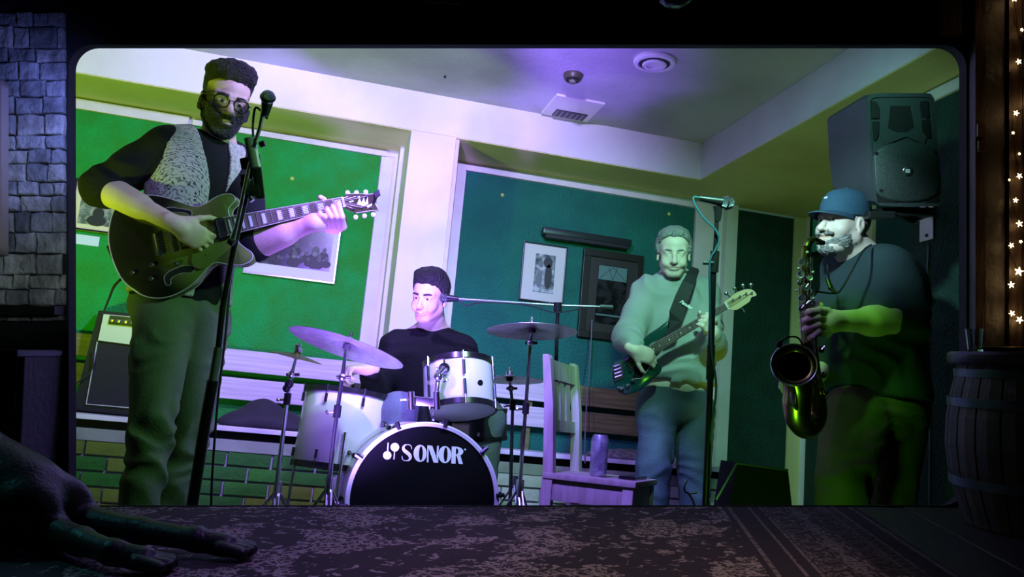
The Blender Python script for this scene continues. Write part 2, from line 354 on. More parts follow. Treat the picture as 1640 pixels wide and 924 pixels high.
# pencil sketch and the dark framed picture with its picture lamp
t = wall_picture('framed_sketch', 'small framed grey drawing with wide pale mount on teal panel', 'picture', (1.262, 1.435), (1.548, 1.805), (.085, .065, .07, .065), black_frame, mat('grey_green_mount', (.55, .56, .48), .6),
    artmat('sketch_print', [(.35, (.05, .07, .07)), (.5, (.2, .24, .23)), (.62, (.45, .5, .47))], 24, 11), fw_=.008)
pm = MB(); pm.box((1.345, 4.9765, 1.497), (1.48, 4.979, 1.5)); oval(pm, 1.38, 1.58, .02, .05, 4.975); oval(pm, 1.385, 1.675, .016, .022, 4.975); pm.build('drawn_figure', gry[3], t)
pm = MB(); oval(pm, 1.437, 1.60, .024, .08, 4.975); oval(pm, 1.43, 1.69, .03, .034, 4.975); pm.build('drawn_coat', gry[1], t)
t = wall_picture('dark_framed_picture', 'large dark wooden framed picture with pale glazed top behind bassist', 'picture', (1.655, 1.25), (2.06, 1.815), (.105, .10, .10, .09), mat('dark_brown_frame', (.012, .009, .006), .4), mat('dark_mount', (.02, .018, .012), .5),
    artmat('dark_print', [(.4, (.004, .004, .004)), (.6, (.02, .022, .02))], 18, 5), fw_=.045, dep=.035)
pm = MB(); pm.box((1.765, 4.966, 1.63), (1.955, 4.969, 1.72)); pm.box((1.765, 4.966, 1.40), (1.955, 4.969, 1.41)); props(pm.build('pale_top_pane', mat('pale_green_print', (.10, .2, .16), .3), t), kind='stuff')
pm = MB()
for a, b in (((1.77, 1.635), (1.86, 1.715)), ((1.95, 1.635), (1.86, 1.715)), ((1.83, 1.715), (1.86, 1.635)), ((1.89, 1.72), (1.86, 1.635)), ((1.77, 1.36), (1.86, 1.40)), ((1.95, 1.36), (1.86, 1.40))):
    pm.cyl((a[0], 4.965, a[1]), (b[0], 4.965, b[1]), .0015, seg=4)
props(pm.build('drawn_line', black_frame, t), kind='stuff')
lamp = thing('picture_lamp', 'long dark metal picture lamp bar above the dark framed picture', 'lamp', (1.65, 4.95, 1.85))
MB().box((1.36, 4.90, 1.855), (1.95, 4.955, 1.90), bev=.012).build('lamp_hood', mat('dark_lamp_metal', (.03, .04, .035), .35, .5), lamp, True)
MB().box((1.38, 4.905, 1.835), (1.93, 4.94, 1.856)).build('lamp_reflector', mat('lamp_underside', (.004, .004, .004), .6), lamp)
MB().cyl((1.65, 4.955, 1.87), (1.65, 4.99, 1.87), .012).build('lamp_arm', black_frame, lamp)
# tiny screws and stains on the panels
for i, (x, z) in enumerate(((-.94, 1.93), (1.10, 2.08), (2.23, 2.13), (-.17, 1.98))):
    o = MB().lathe([(0.0, 0), (.012, 0), (.008, -.004), (0, -.006)], (x, 4.988, z), (0, 1, 0), 8).build('wall_plug', mat('plug_yellow', (.45, .6, .1), .6))
    props(o, ['small pale wall plug left of guitarist on green panel', 'small pale wall plug high on teal panel by pillar', 'small pale wall plug above the bassist', 'small pale wall plug between guitarist and guitar headstock'][i], 'wall plug')

# ------------------------------------------------ ceiling fittings
ven = thing('ceiling_vent', 'square white ceiling vent cover with dark slot', 'vent', (1.32, 4.40, RECESS))
MB().box((1.19, 4.25, 2.478), (1.475, 4.555, 2.492), bev=.003).build('vent_plate', mat('vent_cream', (.68, .66, .6), .5), ven)
MB().box((1.25, 4.44, 2.472), (1.44, 4.535, 2.479)).build('vent_slot', mat('vent_dark', (.03, .03, .035), .5), ven)
for k in range(6):
    MB().box((1.255+k*.031, 4.445, 2.468), (1.262+k*.031, 4.53, 2.474)).build('vent_slat', mat('vent_grey', (.2, .2, .22), .4), ven)
sp = thing('ceiling_speaker', 'round white ceiling speaker with concentric rings', 'speaker', (1.5, 3.637, RECESS))
MB().lathe([(0, 0), (.102, 0), (.104, .012), (.098, .022), (.082, .026), (.078, .018), (0, .018)], (1.5, 3.637, RECESS), (0, 0, -1), 48).build('outer_ring', mat('fitting_white', (.75, .72, .72), .4), sp, True)
MB().ring([(.055, .015), (.076, .015), (.076, .021), (.055, .021)], (1.5, 3.637, RECESS), (0, 0, -1), 48).build('grille_gap', mat('vent_dark', (.03,)*3), sp, True)
MB().lathe([(0, .01), (.054, .01), (.060, .028), (.054, .034), (.036, .034), (.034, .026), (0, .026)], (1.5, 3.637, RECESS), (0, 0, -1), 48).build('centre_disc', mat('fitting_white', (.75,)*3), sp, True)
sm = thing('smoke_detector', 'small dark smoke detector on the ceiling beside the round speaker', 'smoke detector', (1.191, 3.973, RECESS))
MB().lathe([(0, 0), (.05, 0), (.052, .012), (.044, .03), (.024, .034), (0, .034)], (1.191, 3.973, RECESS), (0, 0, -1), 32).build('detector_body', mat('detector_olive', (.06, .06, .03), .4), sm, True)
MB().lathe([(0, .03), (.02, .03), (.018, .05), (0, .052)], (1.191, 3.973, RECESS), (0, 0, -1), 24).build('detector_tip', mat('detector_tip', (.15, .16, .10), .3), sm, True)
MB().ring([(.03, .033), (.036, .033), (.036, .037), (.03, .037)], (1.191, 3.973, RECESS), (0, 0, -1), 24).build('detector_ring', black_frame, sm, True)
o = MB().ball((.57, 4.3, 2.485), .008, 8).build('ceiling_hook', black_frame); props(o, 'tiny dark hook on the ceiling above the pillar', 'hook')
# ================================================================== THE FRONT ROOM: a low raised area looking through an opening into the band room
TL = R(4.2)
FYo = (FW*math.cos(TL) - UP*math.sin(TL)); FZo = (FW*math.sin(TL) + UP*math.cos(TL)); FXo = RI
FORE = Matrix(((FXo.x, FYo.x, FZo.x, CAM.x), (FXo.y, FYo.y, FZo.y, CAM.y), (FXo.z, FYo.z, FZo.z, CAM.z), (0, 0, 0, 1)))
def fo(x, y, z): return FORE @ Vector((x, y, z))
DW = 1.95
front = Plane(fo(0, DW, 0), -FYo)
FLZ = (FORE.inverted() @ front.p(820, 809.5)).z
deck = Plane(fo(0, 0, FLZ), FZo)
def fl(px, py, h=0.0): return FORE.inverted() @ deck.p(px, py, h)   # front room coordinates on the deck
darkwall = mat('dark_front_wall', (.012, .014, .017), .85, bump=.4, bscale=20, var=.4)
# rounded opening
x0, y0, x1, y1, rr_ = 110, 71.5, 1548, 809.5, 38
inner = []
for cx, cy, a0 in ((x1-rr_, y1-rr_, 0), (x0+rr_, y1-rr_, 90), (x0+rr_, y0+rr_, 180), (x1-rr_, y0+rr_, 270)):
    for k in range(9):
        a = R(a0+k*90/8); inner.append((cx+rr_*math.cos(a), cy+rr_*math.sin(a)))
def outp(p):
    dx, dy = p[0]-829, p[1]-440; s = min(1500/max(abs(dx), 1e-3), 900/max(abs(dy), 1e-3)); return (829+dx*s, 440+dy*s)
def infl(p, e): dx, dy = p[0]-829, p[1]-440; return (829+dx*(1+e/719), 440+dy*(1+e/369))
outer = [outp(p) for p in inner]
mb = MB(); n = len(inner)
mb.rings([[front.p(*p, 0) for p in outer], [front.p(*p, 0) for p in inner], [front.p(*infl(p, 6), -.05) for p in inner], [front.p(*p, -.05) for p in outer]], cap=False)
frontwall = struct('wall_front', mb, darkwall)
# deck, floorboards
struct('floor_platform', MB().box((-2.2, -.6, FLZ-.28), (2.2, DW+.03, FLZ-.012), FORE), mat('deck_dark', (.015, .013, .012), .8))
plank_m = [mat('dark_plank_%d' % i, c, .45, wave=(3, 8, 'X', .6), stretch=(3, .6, 1), bump=.2) for i, c in enumerate(((.035, .028, .024), (.026, .022, .02), (.045, .034, .027)))]
rnd = random.Random(9)
pf = bpy.data.objects['floor_platform']
ex, ey = fl(1370, 811), fl(1545, 924); rd = (ex-ey); rd.z = 0; rd.normalize(); rs = Vector((rd.y, -rd.x, 0))  # rug edge direction, sideways
for k in range(9):
    a = ey - rd*.9 + rs*(-.12+k*.115); b = a + rd*4.2
    M = FORE @ frame_of((a.x, a.y, FLZ-.012), (rs.x, rs.y, 0), (rd.x, rd.y, 0))
    L = 0
    # planks clipped at the wall
    tmax = (DW-.002-max(a.y, (a+rs*.112).y))/rd.y
    MB().box((.001, 0, -.001), (.112, tmax*.6, .010), M, bev=.002).build('floorboard', rnd.choice(plank_m), pf)
    MB().box((.001, tmax*.6+.003, -.001), (.112, tmax, .010), M, bev=.002).build('floorboard', rnd.choice(plank_m), pf)
# worn oriental rug
def rugmat():
    m = bpy.data.materials.new('worn_rug'); m.use_nodes = True; nt = m.node_tree; N = nt.nodes; L = nt.links; b = N['Principled BSDF']; b.inputs['Roughness'].default_value = .9
    tc = N.new('ShaderNodeTexCoord'); sp = N.new('ShaderNodeSeparateXYZ'); L.new(tc.outputs['Object'], sp.inputs[0])
    def M(op, a, b_=None, c=None):
        n = N.new('ShaderNodeMath'); n.operation = op
        for i, v in enumerate((a, b_, c)):
            if v is None: continue
            if isinstance(v, (int, float)): n.inputs[i].default_value = v
            else: L.new(v, n.inputs[i])
        return n.outputs[0]
    def noise(s, d, vec=None, dist=0):
        n = N.new('ShaderNodeTexNoise'); n.inputs['Scale'].default_value = s; n.inputs['Detail'].default_value = d; n.inputs['Distortion'].default_value = dist
        L.new(vec or tc.outputs['Object'], n.inputs['Vector']); return n.outputs[0]
    U = sp.outputs[0]; V = sp.outputs[1]
    # motif: mirrored coordinates give an ornamental symmetric pattern
    mu = M('PINGPONG', U, .24); mv = M('PINGPONG', V, .18)
    cb = N.new('ShaderNodeCombineXYZ'); L.new(mu, cb.inputs[0]); L.new(mv, cb.inputs[1])
    mot = noise(46, 4, cb.outputs[0], 1.2)
    ridge = M('LESS_THAN', M('ABSOLUTE', M('SUBTRACT', mot, .5)), .035)
    vor = N.new('ShaderNodeTexVoronoi'); vor.feature = 'DISTANCE_TO_EDGE'; vor.inputs['Scale'].default_value = 42; L.new(cb.outputs[0], vor.inputs['Vector'])
    vr = M('LESS_THAN', vor.outputs[0], .07)
    wear = M('GREATER_THAN', noise(5, 5), .52); fine = M('GREATER_THAN', noise(95, 4), .43)
    field = M('MULTIPLY', M('MULTIPLY', M('MAXIMUM', ridge, vr), wear), fine)
    field = M('MAXIMUM', field, M('MULTIPLY', M('GREATER_THAN', noise(34, 6, None, .8), .60), fine))
    # border: U measured from the rug's right edge (0) inwards
    inb = M('LESS_THAN', U, .30)
    l = None
    for p, wd in ((.012, .004), (.05, .003), (.075, .003), (.215, .003), (.24, .003), (.285, .004)):
        q = M('LESS_THAN', M('ABSOLUTE', M('SUBTRACT', U, p)), wd); l = q if l is None else M('MAXIMUM', l, q)
    bv = M('PINGPONG', V, .07); bu = M('ABSOLUTE', M('SUBTRACT', U, .145))
    c2 = N.new('ShaderNodeCombineXYZ'); L.new(bu, c2.inputs[0]); L.new(bv, c2.inputs[1])
    bm = M('MULTIPLY', M('LESS_THAN', M('ABSOLUTE', M('SUBTRACT', noise(45, 2, c2.outputs[0], 1.), .5)), .05), M('LESS_THAN', bu, .065))
    zig = M('LESS_THAN', M('ABSOLUTE', M('SUBTRACT', M('PINGPONG', V, .014), M('ABSOLUTE', M('SUBTRACT', U, .0625)))), .002)
    zig = M('MULTIPLY', zig, M('LESS_THAN', M('ABSOLUTE', M('SUBTRACT', U, .0625)), .0125))
    bord = M('MULTIPLY', M('MAXIMUM', M('MAXIMUM', l, bm), zig), M('MULTIPLY', fine, .55))
    mask = M('ADD', M('MULTIPLY', inb, bord), M('MULTIPLY', M('SUBTRACT', 1, inb), field))
    mx = N.new('ShaderNodeMix'); mx.data_type = 'RGBA'; L.new(mask, mx.inputs[0])
    base = N.new('ShaderNodeMix'); base.data_type = 'RGBA'; base.inputs[6].default_value = (.016, .011, .016, 1); base.inputs[7].default_value = (.032, .020, .028, 1); L.new(noise(4, 4), base.inputs[0])
    L.new(base.outputs[2], mx.inputs[6]); mx.inputs[7].default_value = (.30, .26, .255, 1); L.new(mx.outputs[2], b.inputs['Base Color'])
    bp = N.new('ShaderNodeBump'); bp.inputs['Strength'].default_value = .4; bp.inputs['Distance'].default_value = .003; L.new(noise(260, 2), bp.inputs['Height']); L.new(bp.outputs[0], b.inputs['Normal'])
    return m
inv = lambda p: Vector((-(p-ey).dot(rs), (p-ey).dot(rd), 0))
# rug polygon in its own frame: x inwards from the right edge, y along it
corn = [Vector((x, y, 0)) for x, y in ((ey.x+.02, .55),)]
poly = [ey - rd*.25, ey + rd*((DW-.004-ey.y)/rd.y), Vector((-1.15, DW-.004, 0)), Vector((-1.15, .35, 0)), Vector((ey.x-.1, .35, 0))]
M = FORE @ frame_of((ey.x, ey.y, FLZ), (-rs.x, -rs.y, 0), (rd.x, rd.y, 0))
P2 = [inv(Vector((p.x, p.y, 0))) for p in poly]
M = Matrix.Translation(M.translation) @ M.to_3x3().normalized().to_4x4()
bm = bmesh.new(); a = [bm.verts.new((p.x, p.y, -.0115)) for p in P2]; b = [bm.verts.new((p.x, p.y, -.002)) for p in P2]
bm.faces.new(a); bm.faces.new(b)
for i in range(len(a)): bm.faces.new((a[i], a[(i+1) % len(a)], b[(i+1) % len(a)], b[i]))
bmesh.ops.recalc_face_normals(bm, faces=bm.faces)
me = bpy.data.meshes.new('rug'); bm.to_mesh(me); bm.free(); me.materials.append(rugmat())
rug = bpy.data.objects.new('rug', me); C.objects.link(rug); rug.matrix_world = M
# the frame built from -rs, rd may be mirrored: keep z up
if (M.to_3x3() @ Vector((0, 0, 1))).dot(FZo) < 0:
    for v in me.vertices: v.co.z = -v.co.z
    me.update()
props(rug, 'worn oriental rug in dark purple and beige with ornamental border', 'rug')

# ------------------------------------------------ stone wall on the left with a framed poster
stone_m = [mat('whitewashed_stone_%d' % i, c, .8, bump=1.4, bscale=38, var=.5, vscale=18) for i, c in enumerate(((.42, .42, .44), (.30, .31, .33), (.50, .49, .47), (.2, .21, .22)))]
rnd = random.Random(21)
y = 22.0; row = 0
while y < 492:
    hgt = rnd.uniform(21, 34); x = -120 + rnd.uniform(-20, 0)
    while x < 104:
        wd = rnd.uniform(24, 52); xe = min(x+wd, 107)
        if xe-x > 9:
            j = lambda: rnd.uniform(-1.6, 1.6)
            q = [(x+1.2+j(), y+1.2+j()), ((x+xe)/2, y+.6+j()), (xe-1.2+j()*.6, y+1.2+j()), (xe-1+j()*.5, y+hgt/2), (xe-1.2+j()*.6, y+hgt-1.2+j()), ((x+xe)/2+j(), y+hgt-.8), (x+1.2+j(), y+hgt-1.2+j()), (x+1+j(), y+hgt/2)]
            mb = MB(); slab(mb, front, q, -.003, rnd.uniform(.008, .018), bev=.005)
            o = mb.build('stone', rnd.choice(stone_m[:3] if rnd.random() < .8 else stone_m), frontwall)
        x = xe if xe-x > 9 else 200
    y += hgt
M_ = front
pos = thing('wall_poster', 'framed dark poster with grey brown frame hanging on the stone wall', 'picture', front.p(-20, 410, .02))
f = MB()
for q in (((-70, 131), (21, 137), (21, 146), (-70, 140)), ((-70, 400), (21, 402), (21, 411), (-70, 409)), ((12, 137), (21, 137), (21, 411), (12, 408)), ((-70, 131), (-62, 131), (-62, 409), (-70, 409))):
    slab(f, front, q, .018, .045)
f.build('frame', mat('taupe_frame', (.40, .31, .28), .35, bump=.1), pos)
f = MB(); slab(f, front, ((-64, 138), (13, 142), (13, 403), (-64, 401)), .018, .034); f.build('poster_border', mat('poster_border', (.2, .16, .17), .4), pos)
f = MB(); slab(f, front, ((-60, 158), (7, 160), (7, 345), (-60, 343)), .033, .036); f.build('poster_print', mat('poster_dark', (.02, .03, .045), .25, col2=(.06, .07, .09), vscale=9), pos)
# dark sideboard under the stones
sb = thing('sideboard', 'dark wooden sideboard against the stone wall behind the dog', 'cabinet', fo(-1.25, DW-.1, FLZ))
dwood = mat('near_black_wood', (.010, .010, .010), .5, bump=.2, var=.3, wave=(3, 5, 'X', .7))
c = FORE.inverted() @ front.p(106, 560); zt = c.z
MB().box((-1.9, DW-.16, FLZ), (c.x-.004, DW-.004, zt-.015), FORE, bev=.004).build('body', dwood, sb)
MB().box((-1.92, DW-.19, zt-.015), (c.x-.002, DW-.004, zt), FORE, bev=.004).build('top', mat('dark_worktop', (.03, .035, .036), .3), sb)
for k in range(5):
    MB().box((c.x-.035-k*.06, DW-.17, FLZ+.02), (c.x-.008-k*.06-.026+.02, DW-.158, zt-.03), FORE, bev=.003).build('upright_panel', mat('sideboard_panel', (.012, .010, .010), .45, wave=(3, 5, 'Z', .6)), sb)
mb = MB(); slab(mb, front, ((-90, 492), (106, 492), (106, 505), (-90, 505)), .0, .05); struct('trim_13', mb, dwood)

# ------------------------------------------------ right side: posts, boards, keg, fairy lights
wood_d = mat('dark_post_wood', (.09, .06, .045), .5, wave=(3, 6, 'X', .5), stretch=(6, 6, 1), bump=.2)
def wallbox(name, x0, y0, x1, y1, h0, h1, m, parent=None, label=None):
    mb = MB(); slab(mb, front, ((x0, y0), (x1, y0), (x1, y1), (x0, y1)), h0, h1); return struct(name, mb, m, parent, label)
wallbox('trim_14', 1551, -40, 1567, 575, .0, .03, wood_d)
wallbox('trim_15', 1495, -60, 1530, 62, .0, .03, wood_d)
rnd = random.Random(5)
for k, xx in enumerate((1608, 1630, 1652, 1674, 1696, 1718, 1740, 1762)):
    wallbox('wall_board', xx, -60, xx+20.5, 600, .0, .018+rnd.uniform(0, .004), mat('board_wood_%d' % (k % 2), ((.05, .035, .024), (.035, .024, .018))[k % 2], .55, wave=(3, 6, 'X', .5), stretch=(6, 6, 1), bump=.3), frontwall)
wallbox('wall_board', 1569, -60, 1606, 600, .0, .008, mat('board_grey', (.04, .045, .05), .6, bump=.3, var=.5, vscale=10), frontwall)
for (bx, by, bw, bh) in ((1552, 205, 12, 20), (1553, 232, 13, 16)):
    mb = MB(); slab(mb, front, ((bx, by), (bx+bw, by), (bx+bw, by+bh), (bx, by+bh)), .03, .038); mb.build('bracket', mat('dull_brass', (.2, .16, .10), .5, .6), bpy.data.objects['trim_14'])
# keg table
KD = 1.72; kx = (FORE.inverted() @ at(1672, 600, KD)).x
keg = thing('barrel_table', 'dark wooden barrel with metal hoops at the right edge', 'barrel', fo(kx, KD, FLZ))
def zat(py, t=KD): return (FORE.inverted() @ at(1650, py, t)).z
ztop, zb = zat(583), FLZ+.0005
NS = 22
def kr(f): return .158+.030*math.sin(math.pi*f)
for k in range(NS):
    a0, a1 = 2*math.pi*k/NS+.012, 2*math.pi*(k+1)/NS-.012
    rs_ = []
    for i in range(7):
        f_ = i/6; r_ = kr(f_); z_ = zb+(ztop-zb)*f_
        rs_.append([fo(kx+q*math.cos(a), KD+q*math.sin(a), z_) for a, q in ((a0, r_-.014), (a0, r_), ((a0+a1)/2, r_+.0015), (a1, r_), (a1, r_-.014))])
    MB().rings(rs_).build('stave', mat('stave_%d' % (k % 3), ((.06, .04, .03), (.045, .03, .025), (.075, .05, .035))[k % 3], .6, wave=(2, 5, 'X', .5), stretch=(5, 5, 1), bump=.2), keg)
hoopm = mat('blued_hoop_metal', (.08, .12, .13), .35, .7, var=.4, vscale=20)
for zc, hh in ((zat(643), .009), (zat(768), .009), (zat(597), .008)):
    f_ = (zc-zb)/(ztop-zb); r_ = kr(f_)+.002
    MB().ring([(r_, 0), (r_+.003, 0), (r_+.003, 2*hh), (r_, 2*hh)], fo(kx, KD, zc-hh), FZo, 48).build('hoop', hoopm, keg, True)
MB().lathe([(0, 0), (.176, 0), (.18, .006), (.18, .02), (.174, .026), (0, .026)], fo(kx, KD, ztop), FZo, 48).build('top', mat('dark_keg_top', (.03, .03, .032), .3, bump=.1), keg, True)
ZT = ztop+.026
gl = mat('drinking_glass', (.8, .9, .95), .03, trans=1.0)
gx = (FORE.inverted() @ at(1560, 560, KD-.03)).x
o = MB().lathe([(0, 0), (.014, 0), (.018, .045), (.0168, .045), (.0128, .004), (0, .004)], fo(gx, KD-.03, ZT), FZo, 24).build('drinking_glass', gl, None, True)
props(o, 'small empty drinking glass on the barrel top', 'glass')
tr = thing('serving_tray', 'round shallow metal tray on the barrel top', 'tray', fo(kx-.075, KD-.03, ZT))
tx = (FORE.inverted() @ at(1608, 556, KD-.02)).x
MB().lathe([(0, 0), (.045, 0), (.056, .008), (.054, .009), (.044, .002), (0, .002)], fo(tx, KD-.02, ZT), FZo, 40).build('tray_dish', mat('brass_tray', (.3, .24, .16), .3, .9), tr, True)
tr.location = fo(tx, KD-.02, ZT); tr.children[0].location = -tr.location
# fairy lights
fairy = thing('string_lights', 'warm star-bright fairy light string hanging down the right boards', 'string lights', front.p(1615, 0, .03))
bulbs = [(1610, 8, 3.2), (1617, 107, 3), (1637, 168, 3.6), (1613, 188, 3), (1608, 219, 1.6), (1618, 252, 1.4), (1618, 287, 3), (1602, 293, 1.2), (1612, 325, 2.6), (1618, 362, 3.4), (1605, 396, 2.8), (1620, 390, 1.8), (1617, 437, 4.5), (1605, 458, 3.4), (1606, 503, 3), (1618, 513, 3.6), (1622, 57, 1.8), (1636, 102, 1.4), (1618, 4, 1.6)]
em = mat('warm_bulb', (1, .7, .35), .4, emit=(1.0, .62, .25), estr=22)
MB().tube([front.p(x, y, .030+.006*math.sin(i*2.1)) for i, (x, y, r) in enumerate(sorted(bulbs, key=lambda b: b[1]))], .0012, 5, smooth=3).build('wire', mat('wire_dark', (.01,)*3, .5), fairy)
for i, (x, y, r) in enumerate(bulbs):
    p = front.p(x, y, .036); s_ = r*DW/FPX*.8
    mb = MB().ball(p, s_*.8, 8)
    for k in range(5):        # glint rays of the bulb, put into its shape
        a = R(90+72*k+i*17); mb.lathe([(s_*.55, 0), (s_*.08, s_*2.0)], p, FXo*math.cos(a)+FZo*math.sin(a), 5)
    mb.build('glint_bulb', em, fairy)
for y in (30, 180, 300, 420, 500): point('fairy_glow', front.p(1618, y, .07), (1, .5, .2), .025, .01)
# dim things under the front ceiling
struct('ceiling_front', MB().box((-2.2, -.6, .86), (2.2, DW-.001, .95), FORE), darkwall)
rail = front.p(820, 44, .03)
mb = MB(); slab(mb, front, ((420, 42), (1010, 42), (1170, 42.5), (1170, 46.5), (420, 46.5)), .0, .03); o = struct('trim_16', mb, mat('rail_metal', (.05, .05, .06), .18, .8))
pend = thing('pendant_lamp', 'dark glossy pendant lamp cut by the top edge', 'lamp', at(1080, -8, 1.8))
MB().lathe([(0, 0), (.02, 0), (.034, .01), (.036, .03), (.02, .05), (.008, .06), (.006, .2)], at(1082, 9, 1.8), FZo, 24).build('shade', mat('dark_glossy', (.05, .06, .07), .15, .6), pend, True)
pend.location = at(1082, 9, 1.8); pend.children[0].location = -pend.location
for i, (xx, yy) in enumerate(((705, 4), (740, 5))):
    pass
g = thing('hanging_bottle_rack', 'dark hanging rack edge with small glints at the top left of centre', 'rack', at(710, 0, 1.8))
MB().tube([at(x, y, 1.8) for x, y in ((680, 1), (695, 6), (712, 3), (728, 7), (742, 2))], .0012, 5, smooth=3).build('wire', mat('rack_metal', (.3, .35, .35), .3, .8), g)
# ================================================================== SCULPTING: signed distance shapes meshed with surface nets
f32 = np.float32
def V3(v): return np.array(v, f32)
class Sculpt:
    def __init__(s): s.pr = []
    def add(s, fn, lo, hi, k=.02, op='u'):
        s.pr.append((fn, V3(lo), V3(hi), k, op)); return s
    def cap(s, a, b, ra, rb=None, k=.02, op='u'):
        a = V3(a); b = V3(b); rb = ra if rb is None else rb; ab = b-a; L = float(ab @ ab)+1e-9; rm = max(ra, rb)
        def fn(P):
            q = P-a; h = np.clip((q @ ab)/L, 0, 1); return np.sqrt(((q-h[:, None]*ab)**2).sum(1)) - (ra+(rb-ra)*h)
        return s.add(fn, np.minimum(a, b)-rm, np.maximum(a, b)+rm, k, op)
    def chain(s, pts, rs, k=.02, op='u'):
        for i in range(len(pts)-1): s.cap(pts[i], pts[i+1], rs[i], rs[i+1], k, op)
        return s
    def ell(s, c, r, M=None, k=.02, op='u'):
        """ellipsoid, M 3x3 columns = its axes"""
        c = V3(c); r = V3(r); A = np.eye(3, dtype=f32) if M is None else np.array(M, f32)
        def fn(P):
            q = (P-c) @ A; k0 = np.sqrt(((q/r)**2).sum(1)); k1 = np.sqrt(((q/(r*r))**2).sum(1))+1e-6; return k0*(k0-1)/k1
        e = np.abs(A) @ r
        return s.add(fn, c-e, c+e, k, op)
    def ecap(s, a, b, ra, rb, M, sq, k=.02, op='u'):
        """tapered capsule squashed by factor sq along the second axis of M"""
        a = V3(a); b = V3(b); ax = V3(M)[:, 1] if not isinstance(M, np.ndarray) else M[:, 1]; ab = b-a; L = float(ab @ ab)+1e-9; rm = max(ra, rb)
        def fn(P):
            q = P-a; h = np.clip((q @ ab)/L, 0, 1); w_ = q-h[:, None]*ab; t = w_ @ ax; w_ = w_ + (t*(1/sq-1))[:, None]*ax
            return (np.sqrt((w_**2).sum(1)) - (ra+(rb-ra)*h))*min(1, sq*1.15)
        return s.add(fn, np.minimum(a, b)-rm, np.maximum(a, b)+rm, k, op)
    def half(s, p, n, op='s', k=.004):
        """cut away (op s) everything on the side n points to"""
        p = V3(p); n = V3(n)/np.linalg.norm(n)
        return s.add(lambda P: -((P-p) @ n), (-9,)*3, (9,)*3, k, op)
    def warp(s, fn): s.pr.append((fn, V3((-9,)*3), V3((9,)*3), 0, 'w')); return s
    def ev(s, P, cull=True, mg=.05):
        d = np.full(len(P), 1.0, f32)
        for fn, lo, hi, k, op in s.pr:
            big = hi[0] > 8
            if cull and not big:
                m = mg+k; idx = np.nonzero((P[:, 0] > lo[0]-m) & (P[:, 0] < hi[0]+m) & (P[:, 1] > lo[1]-m) & (P[:, 1] < hi[1]+m) & (P[:, 2] > lo[2]-m) & (P[:, 2] < hi[2]+m))[0]
                if not len(idx): continue
                Q = P[idx]; c = d[idx]
            else: idx = None; Q = P; c = d
            if op == 'w': c = c + fn(Q)
            else:
                nd = fn(Q)
                if op == 'u':
                    if k > 0: h = np.clip(.5+.5*(c-nd)/k, 0, 1); c = c+(nd-c)*h - k*h*(1-h)
                    else: c = np.minimum(c, nd)
                else:
                    nd = -nd
                    if k > 0: h = np.clip(.5-.5*(c-nd)/k, 0, 1); c = c+(nd-c)*h + k*h*(1-h)
                    else: c = np.maximum(c, nd)
            if idx is None: d = c.astype(f32)
            else: d[idx] = c
        return d
    def mesh(s, h, fine=(), hf=None):
        """mesh with cells of size h; fine = boxes (lo, hi) meshed with size hf"""
        un = [p for p in s.pr if p[4] == 'u' and p[1][0] > -8]
        lo = np.min([p[1] for p in un], 0)-.03; hi = np.max([p[2] for p in un], 0)+.03
        axes = []
        for a in range(3):
            xs = [float(lo[a])]
            while xs[-1] < hi[a]:
                x = xs[-1]; st = h
                if any(f[0][a]-h < x < f[1][a] for f in fine): st = hf
                xs.append(x+st)
            axes.append(np.array(xs, f32))
        nx, ny, nz = map(len, axes); B = 8
        nb = [(n+B-1)//B for n in (nx, ny, nz)]
        cen = [np.array([a[min(i*B+B//2, len(a)-1)] for i in range(n)]) for a, n in zip(axes, nb)]
        rad = B*h*.87*1.05+.012
        G = np.stack(np.meshgrid(*cen, indexing='ij'), -1).reshape(-1, 3).astype(f32)
        dv = s.ev(G, False); vol = np.where(dv.reshape(nb) < 0, f32(-1), f32(1)).repeat(B, 0).repeat(B, 1).repeat(B, 2)[:nx, :ny, :nz].copy()
        act = np.argwhere(np.abs(dv.reshape(nb)) < rad*1.6)
        off = np.stack(np.meshgrid(*[np.arange(B)]*3, indexing='ij'), -1).reshape(-1, 3)
        I = (act[:, None, :]*B+off[None]).reshape(-1, 3); I = I[(I[:, 0] < nx) & (I[:, 1] < ny) & (I[:, 2] < nz)]
        P = np.stack([axes[a][I[:, a]] for a in range(3)], -1)
        vol[I[:, 0], I[:, 1], I[:, 2]] = s.ev(P)
        # surface nets
        sg = vol < 0; c = np.zeros((nx-1, ny-1, nz-1), np.int8)
        offs = [(i, j, k) for i in (0, 1) for j in (0, 1) for k in (0, 1)]
        for i, j, k in offs: c += sg[i:nx-1+i, j:ny-1+j, k:nz-1+k]
        A = (c > 0) & (c < 8); I = np.argwhere(A); idx = np.full(A.shape, -1, np.int64); idx[A] = np.arange(len(I))
        acc = np.zeros((len(I), 3)); cnt = np.zeros(len(I)); pos = [a for a in axes]
        for a in offs:
            for ax in range(3):
                if a[ax]: continue
                b = list(a); b[ax] = 1
                va = vol[I[:, 0]+a[0], I[:, 1]+a[1], I[:, 2]+a[2]]; vb = vol[I[:, 0]+b[0], I[:, 1]+b[1], I[:, 2]+b[2]]
                m = (va < 0) != (vb < 0); t = np.where(m, va/np.where(m, va-vb, 1), 0)
                p = np.stack([axes[q][I[:, q]+a[q]] for q in range(3)], -1).astype(float)
                p[:, ax] += t*(axes[ax][I[:, ax]+1]-axes[ax][I[:, ax]])
                acc += p*m[:, None]; cnt += m
        Vt = acc/np.maximum(cnt, 1)[:, None]
        quads = []
